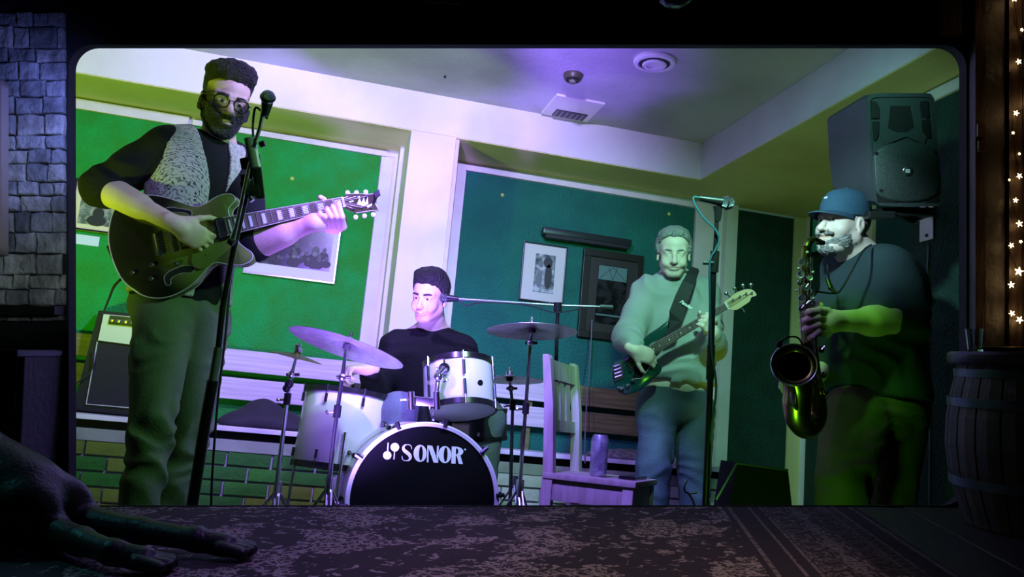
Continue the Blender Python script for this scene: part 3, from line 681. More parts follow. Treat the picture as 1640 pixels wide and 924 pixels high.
        for ax in range(3):
            sl0 = [slice(1, -1)]*3; sl1 = [slice(1, -1)]*3; sl0[ax] = slice(0, -1); sl1[ax] = slice(1, None)
            e = sg[tuple(sl0)] != sg[tuple(sl1)]; J = np.argwhere(e); o_ = [1, 1, 1]; o_[ax] = 0; J = J+np.array(o_)
            u, v = [(1, 2), (2, 0), (0, 1)][ax]; q = []
            for du, dv_ in ((1, 1), (0, 1), (0, 0), (1, 0)):
                K = J.copy(); K[:, u] -= du; K[:, v] -= dv_; q.append(idx[K[:, 0], K[:, 1], K[:, 2]])
            q = np.stack(q, 1); fl_ = ~sg[J[:, 0], J[:, 1], J[:, 2]]; q[fl_] = q[fl_][:, ::-1]; quads.append(q)
        Q = np.concatenate(quads); Q = Q[(Q >= 0).all(1)]
        return Vt, Q
def np_mesh(name, V_, Q, mats, parent=None, label=None, tint=None, smooth_it=0, midx=None):
    if smooth_it:
        n = len(V_); 
        for _ in range(smooth_it):
            acc = np.zeros_like(V_); cnt = np.zeros(n)
            for a, b in ((0, 1), (1, 2), (2, 3), (3, 0)):
                for p, q in ((a, b), (b, a)): 
                    for ax in range(3): acc[:, ax] += np.bincount(Q[:, p], V_[Q[:, q], ax], n)
                    cnt += np.bincount(Q[:, p], minlength=n)
            V_ = V_*.5+.5*acc/np.maximum(cnt, 1)[:, None]
    me = bpy.data.meshes.new(name); me.vertices.add(len(V_)); me.vertices.foreach_set('co', V_.astype(f32).ravel())
    me.loops.add(Q.size); me.loops.foreach_set('vertex_index', Q.astype(np.int32).ravel()); me.polygons.add(len(Q))
    me.polygons.foreach_set('loop_start', np.arange(0, Q.size, 4, dtype=np.int32)); me.polygons.foreach_set('loop_total', np.full(len(Q), 4, np.int32))
    me.polygons.foreach_set('use_smooth', np.ones(len(Q), bool))
    if midx is not None: me.polygons.foreach_set('material_index', midx(V_[Q].mean(1)).astype(np.int32))
    me.update(calc_edges=True); me.validate()
    for m in (mats if isinstance(mats, (list, tuple)) else [mats]): me.materials.append(m)
    if tint is not None:
        at_ = me.color_attributes.new('tint', 'FLOAT_COLOR', 'POINT'); at_.data.foreach_set('color', np.concatenate([tint(V_), np.ones((len(V_), 1))], 1).astype(f32).ravel())
    return link(name, me, parent, label)
def n3(P, f, seed=0.0):
    """cheap smooth noise"""
    x, y, z = P[:, 0]*f+seed, P[:, 1]*f+seed*1.7, P[:, 2]*f-seed
    return (np.sin(x*1.0+1.3*np.sin(y*.9+z))+np.sin(y*1.1+1.1*np.sin(z*1.2-x))+np.sin(z*.95+1.4*np.sin(x*.8+y*1.3)))/3
def folds(P, f, amp, d=(0, 0, 1), seed=0.):
    """ridged cloth folds, stretched across d"""
    d = V3(d)/np.linalg.norm(d); s_ = P @ d; w_ = n3(P, f*.30, seed)*3.4
    g_ = np.clip(.35+.9*n3(P, f*.28, seed+5), 0, 1.2)
    return (amp*(np.abs(np.sin(s_*f*.62+w_))**1.3 - .5)*g_).astype(f32)

class Rig:
    """a head frame: x to the person's right, y where the face points, z up"""
    def __init__(s, o, face, up=(0, 0, 1), sc=1.0):
        s.o = V3(o); y = Vector(face).normalized(); z = Vector(up); z = (z-y*z.dot(y)).normalized(); x = y.cross(z)
        s.M = np.array([[x.x, y.x, z.x], [x.y, y.y, z.y], [x.z, y.z, z.z]], f32); s.sc = sc
        s.up = z; s.f = y; s.x = x
    def w(s, p): return s.o + s.M @ (V3(p)*s.sc)
    def local(s, P): return ((P-s.o) @ s.M)/s.sc
    def wv(s, p): return Vector([float(c) for c in s.w(p)])
def head(sc, g, jaw=1.0, smile=0.0, lids=0, nose=1.0, cheek=1.0, openm=0.0, brow=1.0, fat=0.0):
    W = g.w; M = g.M; S = g.sc
    def E(c, r, k=.012, op='u'): sc.ell(W(c), V3(r)*S, M, k*S, op)
    def Cp(a, b, ra, rb=None, k=.012, op='u'): sc.cap(W(a), W(b), ra*S, (rb if rb is not None else ra)*S, k*S, op)
    E((0, -.018, .032), (.076, .096, .088), .02)
    E((0, .028, -.03), (.061*jaw+fat, .066, .083), .03)
    E((0, .012, .045), (.066, .078, .062), .02)
    for sx in (-1, 1):
        Cp((sx*(.05+fat)*jaw, -.002, -.062), (sx*.022*jaw, .062, -.102), .018+fat*.6, .016, .025)
        E((sx*.040, .058, -.036), (.024*cheek, .022, .022), .02)
        Cp((sx*.012, .0845*brow+.0*smile, .019), (sx*.047, .068, .018), .009, .008, .014)
        Cp((sx*.047, .066, .018), (sx*.058, .045, .0), .008, .008, .014)
        E((sx*.031, .094, .0), (.017, .0155, .0115), .008, 's')
        E((sx*.031, .0725, .0), (.0150, .0135, .0135), .003)     # eyeball with lids
        Cp((sx*.019, .0845, .0075), (sx*.044, .079, .0055), .0034, .0034, .004)
        Cp((sx*.020, .0835, -.0085), (sx*.043, .079, -.0075), .0026, .0026, .004)
        if not lids: E((sx*.031, .0905, -.0015), (.0100, .0072, .0036), .002, 's')
        # ear
        E((sx*.079, -.012, -.012), (.009, .019, .032), .008); E((sx*.087, -.008, -.008), (.006, .010, .019), .003, 's'); E((sx*.080, -.006, -.036), (.007, .011, .011), .004)
        # nostril wing
        E((sx*.0125*nose, .099, -.0405), (.0085*nose, .0105, .0075), .005)
        E((sx*.006, .1005, -.0475), (.0035, .0045, .003), .002, 's')
        if smile: Cp((sx*.021, .097, -.04), (sx*.037, .082, -.068), .0035, .003, .008, 's'); E((sx*.04, .072, -.05), (.019, .018, .017), .014)
    E((0, .066, -.100), (.026*jaw, .022, .020), .018)
    Cp((0, .083, .010), (0, .112*nose**.3, -.034), .0075, .0115*nose, .010); E((0, .113*nose**.3, -.036), (.0115*nose, .010, .0100), .006)
    mw = .024+.006*smile; zc = -.068
    E((0, .086, zc), (.026, .014, .017), .012)
    E((0, .097-.002*smile, zc+.0065+openm*.8), (mw*.85, .0085, .0052), .004); E((0, .095-.002*smile, zc-.0065), (mw*.75, .0090, .0060), .004)
    if openm or smile:
        Cp((-mw, .090-.006*smile, zc+.004*smile), (0, .103, zc-.001), .0012, .0026+openm, .002, 's'); Cp((mw, .090-.006*smile, zc+.004*smile), (0, .103, zc-.001), .0012, .0026+openm, .002, 's')
    else: Cp((-mw, .094, zc), (mw, .094, zc), .0016, .0016, .003, 's')
def eyes(parent, g, iris=(.06, .05, .03)):
    for sx in (-1, 1):
        e = MB().ball(g.wv((sx*.031, .0745, 0)), .0118*g.sc, 20, g.f).build('eyeball', mat('eye_white', (.42, .41, .40), .25), parent, True)
        MB().lathe([(0, 0), (.0062*g.sc, 0), (.0055*g.sc, .0012), (0, .0022)], g.wv((sx*.030, .0850, -.0005)), g.f, 16).build('iris', mat('iris_dark', iris, .1), e, True)
def hand(sc, wrist, d, pn, thumb, curl=(40, 40, 40, 40), spread=4, scl=1.0, k=.004, tb=(25, 25), lift=0.):
    """wrist point, direction d to the knuckles, palm normal pn (fingers curl towards it), thumb = +1/-1 side"""
    d = Vector(d).normalized(); n = Vector(pn); n = (n-d*n.dot(d)).normalized(); s_ = d.cross(n)*thumb; W_ = Vector(wrist)
    S = scl
    M = np.array([[d.x, n.x, s_.x], [d.y, n.y, s_.y], [d.z, n.z, s_.z]], f32)
    sc.ell(W_+d*.048*S, (.052*S, .0155*S, .040*S), M, .012)
    sc.ell(W_+d*.075*S, (.025*S, .0125*S, .040*S), M, .008)
    sc.ell(W_+d*.03*S+s_*.024*S+n*.006*S, (.035*S, .016*S, .018*S), M, .01)
    sc.cap(W_-d*.03*S, W_+d*.02*S, .0225*S, .025*S, .015)
    tips = []
    for i, (off, L, r) in enumerate(((.028, (.044, .026, .021), .0088), (.0095, (.048, .030, .022), .0090), (-.0095, (.045, .028, .022), .0085), (-.027, (.035, .021, .019), .0075))):
        b = W_+d*(.088-.006*abs(i-1.3))*S+s_*off*S; c = curl[i]; dd = d
        dd = (d+s_*math.tan(R(spread*(1.3-i)))).normalized(); p = b; ax = None; a = 0
        for j, l in enumerate(L):
            a += R(c)*(1.0 if j else .9); v = dd*math.cos(a)+n*math.sin(a); q = p+v*l*S
            sc.cap(p, q, r*S*(1-.06*j), r*S*(1-.06*(j+1)), k if j else .008); p = q
        tips.append(p)
    b = W_+d*.022*S+s_*.030*S+n*.006*S; v = (d*.75+s_*.75+n*(.25+lift)).normalized()
    q = b+v*.038*S; sc.cap(b, q, .0125*S, .0105*S, .010); v = (v+d*math.tan(R(tb[0]))+n*.3).normalized(); p = q+v*.030*S; sc.cap(q, p, .0105*S, .0095*S, .004)
    v = (v+d*math.tan(R(tb[1]))*.6-s_*.3+n*.2).normalized(); q = p+v*.022*S; sc.cap(p, q, .0095*S, .0078*S, .004)
    return tips
def beard_shell(parent, g, m, hk, th=.0045, name='beard', top=-.040, mous=True):
    sc = Sculpt(); head(sc, g, **hk); sc.warp(lambda P_: np.full(len(P_), -th, f32))
    def keep(P_):
        L = g.local(P_); x, y, z = np.abs(L[:, 0]), L[:, 1], L[:, 2]
        line = top-.006+.75*np.clip(x-.030, 0, .05)+.12*np.clip(.06-y, 0, .08)
        gg = np.maximum((z-line)*.6, -(y+.004)); gg = np.maximum(gg, -(z+.135+.2*np.clip(.03-y, 0, .05)))
        lip = np.sqrt(((x-0)/.021)**2+((z+.0685)/.0085)**2+((y-.098)/.03)**2)-1
        gg = np.maximum(gg, -lip*.009)
        gg = np.maximum(gg, -((x/.016)**2+((z+.090)/.006)**2+((y-.09)/.05)**2-1)*-0.0 - 1) if True else gg
        gg = np.maximum(gg, -(np.sqrt((x/.017)**2+((z+.034)/.014)**2)-1)*.012*np.where(y > .09, 1, 0)-np.where(y > .09, 0, 1))
        return -gg
    sc.add(keep, (-9,)*3, (9,)*3, .004, 's'); sc.warp(lambda P_: .0012*n3(P_, 420, 3))
    V_, Q = sc.mesh(.0035); return np_mesh(name, V_, Q, m, parent)
def eyebrows(parent, g, m, th=.0036, z=.0195, arch=.004, y=.0):
    for sx in (-1, 1):
        MB().tube([g.wv((sx*.013, .0935+y, z-.002)), g.wv((sx*.028, .0925+y, z+arch*.6)), g.wv((sx*.042, .084+y, z+arch*.5)), g.wv((sx*.052, .073+y, z-.003))], [th*.9*g.sc, th*1.15*g.sc, th*g.sc, th*.4*g.sc], 8, smooth=3).build('eyebrow', m, parent, True)
def skin_mat(name, col): return mat(name, col, .5, bump=.15, bscale=220, var=.12, vscale=14, vcol=True, spec=.4)
# ================================================================== THE PEOPLE
def NM(lat, up):
    x = Vector(lat).normalized(); z = Vector(up); z = (z-x*z.dot(x)).normalized(); y = z.cross(x)   # y = forward when x is the person's right... see use
    return np.array([[x.x, y.x, z.x], [x.y, y.y, z.y], [x.z, y.z, z.z]], f32)
def torso(sc, pel, chest, neck, shR, shL, i=0.0, wch=.155, dch=.105, whip=.155, dhip=.115, belly=0.0, shr=.056, k=.05, hips=True):
    pel, chest, neck, shR, shL = map(Vector, (pel, chest, neck, shR, shL))
    lat = (shR-shL).normalized(); M = NM(lat, neck-pel); fwd = Vector(M[:, 1].tolist())
    if fwd.dot(FW) > 0: fwd = -fwd
    sc.ell(chest, (wch+i, dch+i, .185+i), M, k)
    mid = (pel+chest)/2
    sc.ell(mid-Vector((0, 0, .02)), (wch*.93+i, dch*.98+i, .20+i), M, k)
    if hips: sc.ell(pel, (whip+i, dhip+i, .13+i), M, k)
    if belly: sc.ell(mid+fwd*belly+Vector((0, 0, -.05)), (wch*.9+i, dch+i, .17+i), M, k)
    sc.cap(shR, shL, shr+i*.7, shr+i*.7, k)
    for s_ in (shR, shL): sc.cap(s_*.8+neck*.2, neck, shr*.8+i*.7, .045+i*.5, .03)
    return M, fwd
def gaussz(z, c, w_): return np.exp(-((z-c)/w_)**2)

def beard_tint(g, beard=.12, lip=(.8, .5, .45), stub=1.0, mous=True, top=-.045, dens=1.0, soft=.006):
    def f(V_):
        L = g.local(V_); x, y, z = L[:, 0], L[:, 1], L[:, 2]; t = np.ones((len(V_), 3))
        near = (np.abs(x) < .1) & (np.abs(y) < .13) & (np.abs(z) < .15)
        line = top + 1.5*np.clip(np.abs(x)-.022, 0, .04) + .25*np.clip(.06-y, 0, .08)   # rises toward the ears
        b = 1/(1+np.exp((z-line)/soft)); b *= 1/(1+np.exp((-.118+.35*np.clip(.06-y, 0, .1)-z)/soft)) if beard < .9 else 0
        b *= (y > -.012)
        b *= 1-np.clip(gaussz(z, -.068, .0075)*(np.abs(x) < .023)*(y > .08)*1.2, 0, 1)
        if not mous: b *= 1-(z > -.062)*(np.abs(x) < .025)
        b = b*near*dens
        t = t*(1-b[:, None])+np.array([beard*1.0, beard*.95, beard*.95])*b[:, None]
        l = gaussz(z, -.068, .008)*(np.abs(x) < .024)*(y > .08)*near
        t = t*(1-l[:, None]*.7)+np.array(lip)*l[:, None]*.7
        br_ = np.exp(-((z-.0215-.05*np.abs(np.abs(x)-.03))/.0045)**2)*(np.abs(x) > .012)*(np.abs(x) < .052)*(y > .04)*near
        t = t*(1-br_[:, None]*stub)+.12*br_[:, None]*stub
        return t
    return f
def person(label, base): return thing('person', label, 'person', base)
skinA = skin_mat('skin_light', (.62, .44, .36)); skinB = skin_mat('skin_fair', (.72, .54, .46))
hair_black = mat('hair_black', (.010, .009, .009), .55, bump=2, bscale=120)
black_cotton = mat('black_cotton', (.0055, .0053, .007), .9, bump=.4, bscale=90, spec=.25)
shoe_m = mat('dark_leather', (.02, .017, .015), .4)
def shoe(parent, ankle, d, L=.28):
    a = Vector(ankle); d = Vector(d); d.z = 0; d.normalize(); b = Vector((a.x, a.y, 0))
    sc = Sculpt(); s_ = Vector((-d.y, d.x, 0)); M = np.array([[s_.x, d.x, 0], [s_.y, d.y, 0], [0, 0, 1]], f32)
    sc.ell(b+d*.08+Vector((0, 0, .04)), (.048, .15, .045), M, .02); sc.ell(b-d*.02+Vector((0, 0, .06)), (.042, .06, .06), M, .02); sc.half(b+Vector((0, 0, .002)), (0, 0, -1))
    V_, Q = sc.mesh(.012); np_mesh('shoe', V_, Q, shoe_m, parent)
def legs(parent, hips, knees, ankles, m, name='trousers', r=(.105, .078, .062), cut=None, h=.0075, seed=1., fold=.006, label=None, pel=None, Mp=None, hipr=(.17, .13, .12), extra=None, kk=.03):
    sc = Sculpt()
    sc.ell(pel, hipr, Mp, .04)
    for hp, kn, an in zip(hips, knees, ankles):
        sc.chain([hp, kn, an], list(r), kk)
    if extra: extra(sc)
    if cut: sc.half(cut[0], cut[1])
    kz = (Vector(knees[0])+Vector(knees[1]))/2
    sc.warp(lambda P: folds(P, 60, fold, (.15, .2, 1), seed)*(.45+.9*np.exp(-((P[:, 2]-kz.z)/.09)**2)+.5*np.exp(-((P[:, 2]-ankles[0][2])/.1)**2)) + folds(P, 26, fold*.8, (.9, 0, .45), seed+2))
    for an in ankles: pass
    sc.half(Vector((0, 0, .045)), (0, 0, -1))
    V_, Q = sc.mesh(h); return np_mesh(name, V_, Q, m, parent, label, smooth_it=1)

# ---------------------------------------------------------------- guitar plane (used by the guitarist's hands)
GP = Plane(at(290, 395, 2.80), -FW+UP*.12)
# ================= GUITARIST
def build_guitarist():
    Yg = 3.10
    neck = atY(349, 228, Yg); shR = atY(268, 236, Yg-.06); shL = atY(374, 258, Yg+.09); pel = atY(288, 480, Yg+.03); chest = atY(318, 300, Yg+.0)
    t = person('standing guitarist in patterned grey vest, black shirt and glasses', (pel.x, pel.y, 0))
    hd = at(361, 164, 3.0)
    g = Rig(hd, -FW*.84+RI*.50-UP*.20, UP*.97+RI*.23, 1.0)
    elR = at(163, 300, 2.88); wrR = at(283, 360, 2.735); elL = at(408, 392, 2.86); wrL = at(503, 356, 2.80)
    sc = Sculpt(); M, fwd = torso(sc, pel, chest, neck, shR, shL)
    sc.cap(neck, g.w((0, -.02, -.065)), .060, .056, .02); head(sc, g, jaw=.98, nose=1.12, brow=1.02)
    sc.chain([shR, elR, wrR], (.052, .043, .028), .02); sc.chain([(Vector(elR)*.72+Vector(wrR)*.28)], [0]) if False else None
    sc.cap(Vector(elR)*.8+Vector(wrR)*.2, Vector(elR)*.5+Vector(wrR)*.5, .046, .038, .03)
    sc.chain([shL, elL, wrL], (.050, .042, .028), .02); sc.cap(Vector(elL)*.85+Vector(wrL)*.15, Vector(elL)*.5+Vector(wrL)*.5, .047, .040, .03)
    hand(sc, wrR, at(318, 381, 2.76)-wrR, FW*1.0-UP*.25+RI*.2, 1, (38, 48, 52, 55), 3, 1.02, tb=(10, 5))
    # left hand round the guitar neck, thumb over the top
    P = GP.p
    sc.cap(wrL, P(528, 352, -.035), .026, .030, .02); sc.ell(P(530, 350, -.045), (.045, .022, .045), None, .015)
    for i, (kx, tx, ty) in enumerate(((549, 545, 322), (541, 536, 326), (532, 527, 330), (522, 516, 337))):
        sc.chain([P(kx-6, 352, -.05), P(kx, 362-i*.8, -.012), P(kx+1, 350, .024), P(tx, ty+10, .026), P(tx-2, ty+1, .010)], (.0125, .0115, .0105, .0095, .008), .004)
    sc.chain([P(518, 350, -.05), P(519, 330, -.04), P(516, 319, -.012), P(514, 317, .006)], (.014, .013, .0115, .0095), .006)
    V_, Q = sc.mesh(.0065, [(hd-Vector((.12, .13, .15)), hd+Vector((.12, .13, .12))), (at(500, 370, 2.8)-Vector((0, .1, .03)), at(556, 310, 2.8)+Vector((0, .1, .04)))], .0031)
    body = np_mesh('body', V_, Q, skinA, t, tint=beard_tint(g, .03, lip=(.6, .38, .35), dens=.98, top=-.030), smooth_it=1)
    eyes(body, g)
    # hair: tall curly top, short sides
    sc = Sculpt(); S = g.M
    sc.ell(g.w((0, -.012, .105)), (.086, .098, .045), S, .03); sc.ell(g.w((0, -.025, .05)), (.082, .094, .085), S, .03); sc.ell(g.w((0, .050, .112)), (.066, .045, .036), S, .03)
    sc.add(lambda P_: -( .040+np.clip((.055-np.abs(g.local(P_)[:, 1]))*0, 0, 1) - 0*P_[:, 0] + np.where(g.local(P_)[:, 1] > .045, .018, np.where(g.local(P_)[:, 1] > -.0, -.055+.6*np.clip(g.local(P_)[:, 1], 0, .05), -.11)) - g.local(P_)[:, 2])*-1, (-9,)*3, (9,)*3, .006, 's') if False else None
    def hl(P_):
        L = g.local(P_); y = L[:, 1]; line = np.where(y > .05, .056, np.where(y > .012, -.01+(y-.012)*1.75, -.075)); return (L[:, 2]-line)*.7
    sc.add(hl, (-9,)*3, (9,)*3, .016, 's')
    sc.warp(lambda P_: .0045*n3(P_, 150, 2)*np.clip(g.local(P_)[:, 2]*14, .15, 1))
    V_, Q = sc.mesh(.0042); np_mesh('hair', V_, Q, hair_black, t)
    beard_shell(t, g, hair_black, dict(jaw=.98, nose=1.12, brow=1.02)); eyebrows(t, g, hair_black, .0042)
    gm = mat('glasses_frame', (.008, .009, .006), .25); gl_ = MB(); ln = []
    for sx in (-1, 1):
        q = []
        for k in range(20):
            a = 2*math.pi*k/20; c_, s_ = math.cos(a), math.sin(a); q.append(g.wv((sx*.0335+.0255*math.copysign(abs(c_)**.75, c_), .103-.006*abs(math.cos(a))*(1 if c_*sx > 0 else 0), -.003+.0205*math.copysign(abs(s_)**.8, s_))))
        gl_.tube(q+[q[0]], .0027, 6); ln.append(q)
        gl_.tube([g.wv((sx*.059, .099, .006)), g.wv((sx*.074, .07, .008)), g.wv((sx*.082, -.005, .006)), g.wv((sx*.081, -.03, -.012))], .0021, 6)
    gl_.tube([g.wv((-.009, .104, .004)), g.wv((0, .108, .007)), g.wv((.009, .104, .004))], .0019, 6)
    gt = gl_.build('glasses', gm, t, True)
    lm = mat('clear_lens', (.9, .95, .9), .02, trans=1.0)
    for q in ln:
        MB().poly_solid([p+g.f*.0004 for p in q], [p-g.f*.0008 for p in q]).build('lens', lm, gt)
    # black shirt: sleeves pushed up to the elbow
    cR = Vector(elR)*.93+Vector(wrR)*.07; cL = Vector(elL)*.99+Vector(wrL)*.01
    def shirt(i):
        sc = Sculpt(); torso(sc, pel, chest, neck-Vector((0, 0, .03)), shR, shL, i)
        sc.chain([shR, Vector(shR)*.5+Vector(elR)*.5, elR, cR], (.056+i, .056+i, .052+i, .048+i), .03)
        sc.chain([shL, Vector(shL)*.5+Vector(elL)*.5, cL], (.054+i, .052+i, .048+i), .03)
        return sc
    sc = shirt(.014)
    sc.ell(neck+Vector((0, -.01, .055)), (.074, .078, .05), None, .012, 's')
    el = (Vector(elR)+Vector(elL))/2
    sc.warp(lambda P_: folds(P_, 55, .010, Vector(elR)-Vector(shR), 3.)*(P_[:, 0] < shR.x+.02) + folds(P_, 30, .006, (1, .1, .5), 1.))
    V_, Q = sc.mesh(.0065); np_mesh('shirt', V_, Q, black_cotton, t, smooth_it=1)
    # open patterned vest
    Mi = M; cc = V3(chest); fw_ = V3(fwd); lt = V3((shR-shL).normalized())
    sc = Sculpt(); torso(sc, pel+Vector((0, 0, .0)), chest, neck-Vector((0, 0, .02)), shR*.92+shL*.08, shL*.92+shR*.08, .031, shr=.052)
    for s_, e_ in ((shR, elR), (shL, elL)): # arm holes
        out = (Vector(s_)-chest); out.z = 0; out.normalize()
        sc.cap(Vector(s_)+out*.035-Vector((0, 0, .035)), Vector(s_)+out*.16-Vector((0, 0, .10)), .072, .10, .006, 's')
    def front_open(P_):
        q = P_-cc; x = q @ lt+.0; y = q @ fw_; z = q[:, 2]
        wd = .030+.16*np.clip(z+.02, 0, .13)**1.0+.10*np.clip(-z-.1, 0, .3)
        return np.maximum(np.abs(x)-wd, -y+.0)
    sc.add(front_open, (-9,)*3, (9,)*3, .006, 's')
    sc.ell(neck+Vector((0, .01, .055)), (.090, .10, .080), None, .014, 's')
    hem = atY(370, 482, Yg)
    sc.half(pel+Vector((0, 0, .0)), (0, 0, -1)); 
    sc.warp(lambda P_: folds(P_, 24, .004, (1, 0, .2), 7.))
    V_, Q = sc.mesh(.0058)
    m = bpy.data.materials.new('patterned_vest'); m.use_nodes = True; nt = m.node_tree; N = nt.nodes; L_ = nt.links; b = N['Principled BSDF']; b.inputs['Roughness'].default_value = .85
    tc = N.new('ShaderNodeTexCoord'); vo = N.new('ShaderNodeTexVoronoi'); vo.inputs['Scale'].default_value = 75; vo.inputs['Randomness'].default_value = .75
    L_.new(tc.outputs['Object'], vo.inputs['Vector'])
    wv = N.new('ShaderNodeTexWave'); wv.wave_type = 'RINGS'; wv.inputs['Scale'].default_value = 55; wv.inputs['Distortion'].default_value = 9; wv.inputs['Detail'].default_value = 2; L_.new(tc.outputs['Object'], wv.inputs['Vector'])
    ad = N.new('ShaderNodeMath'); ad.operation = 'MULTIPLY_ADD'; L_.new(vo.outputs[0], ad.inputs[0]); ad.inputs[1].default_value = .9; L_.new(wv.outputs[1], ad.inputs[2])
    rp = N.new('ShaderNodeValToRGB'); rp.color_ramp.elements[0].position = .28; rp.color_ramp.elements[0].color = (.02, .02, .022, 1); rp.color_ramp.elements[1].position = .95; rp.color_ramp.elements[1].color = (.42, .40, .37, 1)
    L_.new(ad.outputs[0], rp.inputs[0]); L_.new(rp.outputs[0], b.inputs['Base Color'])
    np_mesh('vest', V_, Q, m, t, smooth_it=1)
    # trousers
    hipR = atY(262, 505, Yg-.03); hipL = atY(322, 512, Yg+.05)
    kR = atY(246, 672, Yg-.14); kL = atY(306, 682, Yg+.08); aR = atY(210, 888, Yg-.12); aL = atY(250, 880, Yg+.10)
    denim = mat('olive_corduroy', (.095, .125, .065), .88, bump=.2, bscale=110, var=.3, vscale=5)
    legs(t, (hipR, hipL), (kR, kL), (aR, aL), denim, kk=.010, r=(.102, .073, .060), pel=pel+Vector((0, 0, -.02)), Mp=M, hipr=(.175, .13, .12), cut=(pel+Vector((0, 0, .06)), (0, 0, 1)), fold=.020, h=.0068)
    mb = MB(); 
    for a, d in ((aR, -FW), (aL, -FW+RI*.5)): shoe(t, a, d)
    # strap over the shoulder
    return t, g, M, fwd
build_guitarist()

# ================= DRUMMER
def build_drummer():
    Yd = 3.74
    neck = atY(693, 521, Yd); shR = atY(634, 556, Yd+.03); shL = atY(740, 562, Yd); pel = atY(690, 672, Yd+.16); chest = atY(688, 592, Yd+.05)
    t = person('smiling drummer in black shirt sitting behind the drum kit', (pel.x, pel.y, 0))
    hd = at(688, 475, 3.70)
    g = Rig(hd, -FW*.90-RI*.34-UP*.10, UP*.97+RI*.10, .89)
    sc = Sculpt(); M, fwd = torso(sc, pel, chest, neck, shR, shL, wch=.16)
    sc.cap(neck-Vector((0, 0, .02)), g.w((0, -.022, -.065)), .062, .056, .02); head(sc, g, smile=1.0, jaw=1.02, cheek=1.1, openm=.004)
    elR = at(600, 628, 3.72); wrR = at(590, 590, 3.50); elL = at(765, 640, 3.75); wrL = at(740, 672, 3.55)
    sc.chain([shR, elR, wrR], (.055, .043, .029), .02); sc.chain([shL, elL, wrL], (.052, .043, .029), .02)
    hand(sc, wrR, -RI*.8-FW*.5+UP*.05, -UP-FW*.2, -1, (55, 60, 62, 65), 2, .98); hand(sc, wrL, -FW-UP*.2, -UP, 1, (55, 60, 62, 65), 2, .98)
    V_, Q = sc.mesh(.0075, [(hd-Vector((.11, .13, .14)), hd+Vector((.11, .13, .12)))], .0034)
    body = np_mesh('body', V_, Q, skinB, t, tint=beard_tint(g, .5, dens=.35, top=-.03), smooth_it=1); eyes(body, g)
    tm = mat('teeth', (.8, .8, .75), .3); eyebrows(t, g, hair_black, .0038)
    MB().tube([g.wv((x, .1005-abs(x)*.45, -.0655+abs(x)*.16)) for x in (-.023, -.011, 0, .011, .023)], [.001, .0036, .0046, .0036, .001], 8).build('teeth', tm, body, True)
    sc = Sculpt(); S = g.M
    sc.ell(g.w((0, -.022, .045)), (.080, .098, .088), S, .02); sc.ell(g.w((0, .035, .105)), (.055, .045, .026), S, .03); sc.ell(g.w((.01, -.01, .112)), (.062, .07, .026), S, .02)
    def hl(P_):
        L = g.local(P_); y = L[:, 1]; line = np.where(y > .045, .062-.5*np.clip(np.abs(L[:, 0])-.035, 0, .02), np.where(y > .012, .0+(y-.012)*1.8, -.07)); return (L[:, 2]-line)*.7
    sc.add(hl, (-9,)*3, (9,)*3, .018, 's'); sc.warp(lambda P_: .0025*n3(P_, 180, 1))
    V_, Q = sc.mesh(.0045); np_mesh('hair', V_, Q, hair_black, t)
    sc = Sculpt(); torso(sc, pel, chest, neck-Vector((0, 0, .035)), shR, shL, .016, wch=.165)
    cR = Vector(elR)*.12+Vector(wrR)*.88
    sc.chain([shR, Vector(shR)*.5+Vector(elR)*.5, elR, cR], (.070, .068, .057, .043), .03); sc.chain([shL, elL, Vector(elL)*.4+Vector(wrL)*.6], (.066, .056, .045), .03)
    sc.ell(neck+Vector((0, -.02, .05)), (.078, .075, .045), None, .012, 's')
    sc.warp(lambda P_: folds(P_, 40, .007, (.7, 0, .7), 4.) + folds(P_, 26, .005, (1, 0, -.4), 9.))
    V_, Q = sc.mesh(.007); np_mesh('shirt', V_, Q, black_cotton, t, smooth_it=1)
    jm = mat('blue_grey_denim', (.18, .22, .27), .85, bump=.4, bscale=130, var=.25, vscale=7)
    hipR = pel+RI*-.09; hipL = pel+RI*.09; kR = at(640, 660, 3.52); kL = at(778, 672, 3.58)
    fR = Vector((kR.x-.02, kR.y+.02, .07)); fL = Vector((kL.x+.0, kL.y, .07))
    legs(t, (hipR, hipL), (kR, kL), (fR, fL), jm, r=(.105, .082, .058), pel=pel, Mp=M, hipr=(.17, .13, .11), fold=.008, h=.008)
    shoe(t, fR, -FW); shoe(t, fL, -FW)
    st = thing('drum_throne', 'round black drum stool under the drummer', 'stool', (pel.x, pel.y, 0))
    MB().lathe([(0, 0), (.15, 0), (.17, .02), (.17, .06), (.15, .08), (0, .085)], (pel.x, pel.y+.02, pel.z-.225), (0, 0, 1), 32).build('seat', mat('black_vinyl', (.012,)*3, .4), st, True)
    ch = mat('chrome', (.8, .8, .83), .22, 1.0)
    MB().cyl((pel.x, pel.y, .15), (pel.x, pel.y, pel.z-.22), .014).build('post', ch, st, True)
    for k in range(3):
        a = k*2.094; MB().cyl((pel.x+.01*math.cos(a), pel.y+.01*math.sin(a), .3), (pel.x+.22*math.cos(a), pel.y+.22*math.sin(a), .012), .01).build('leg', ch, st, True)
build_drummer()

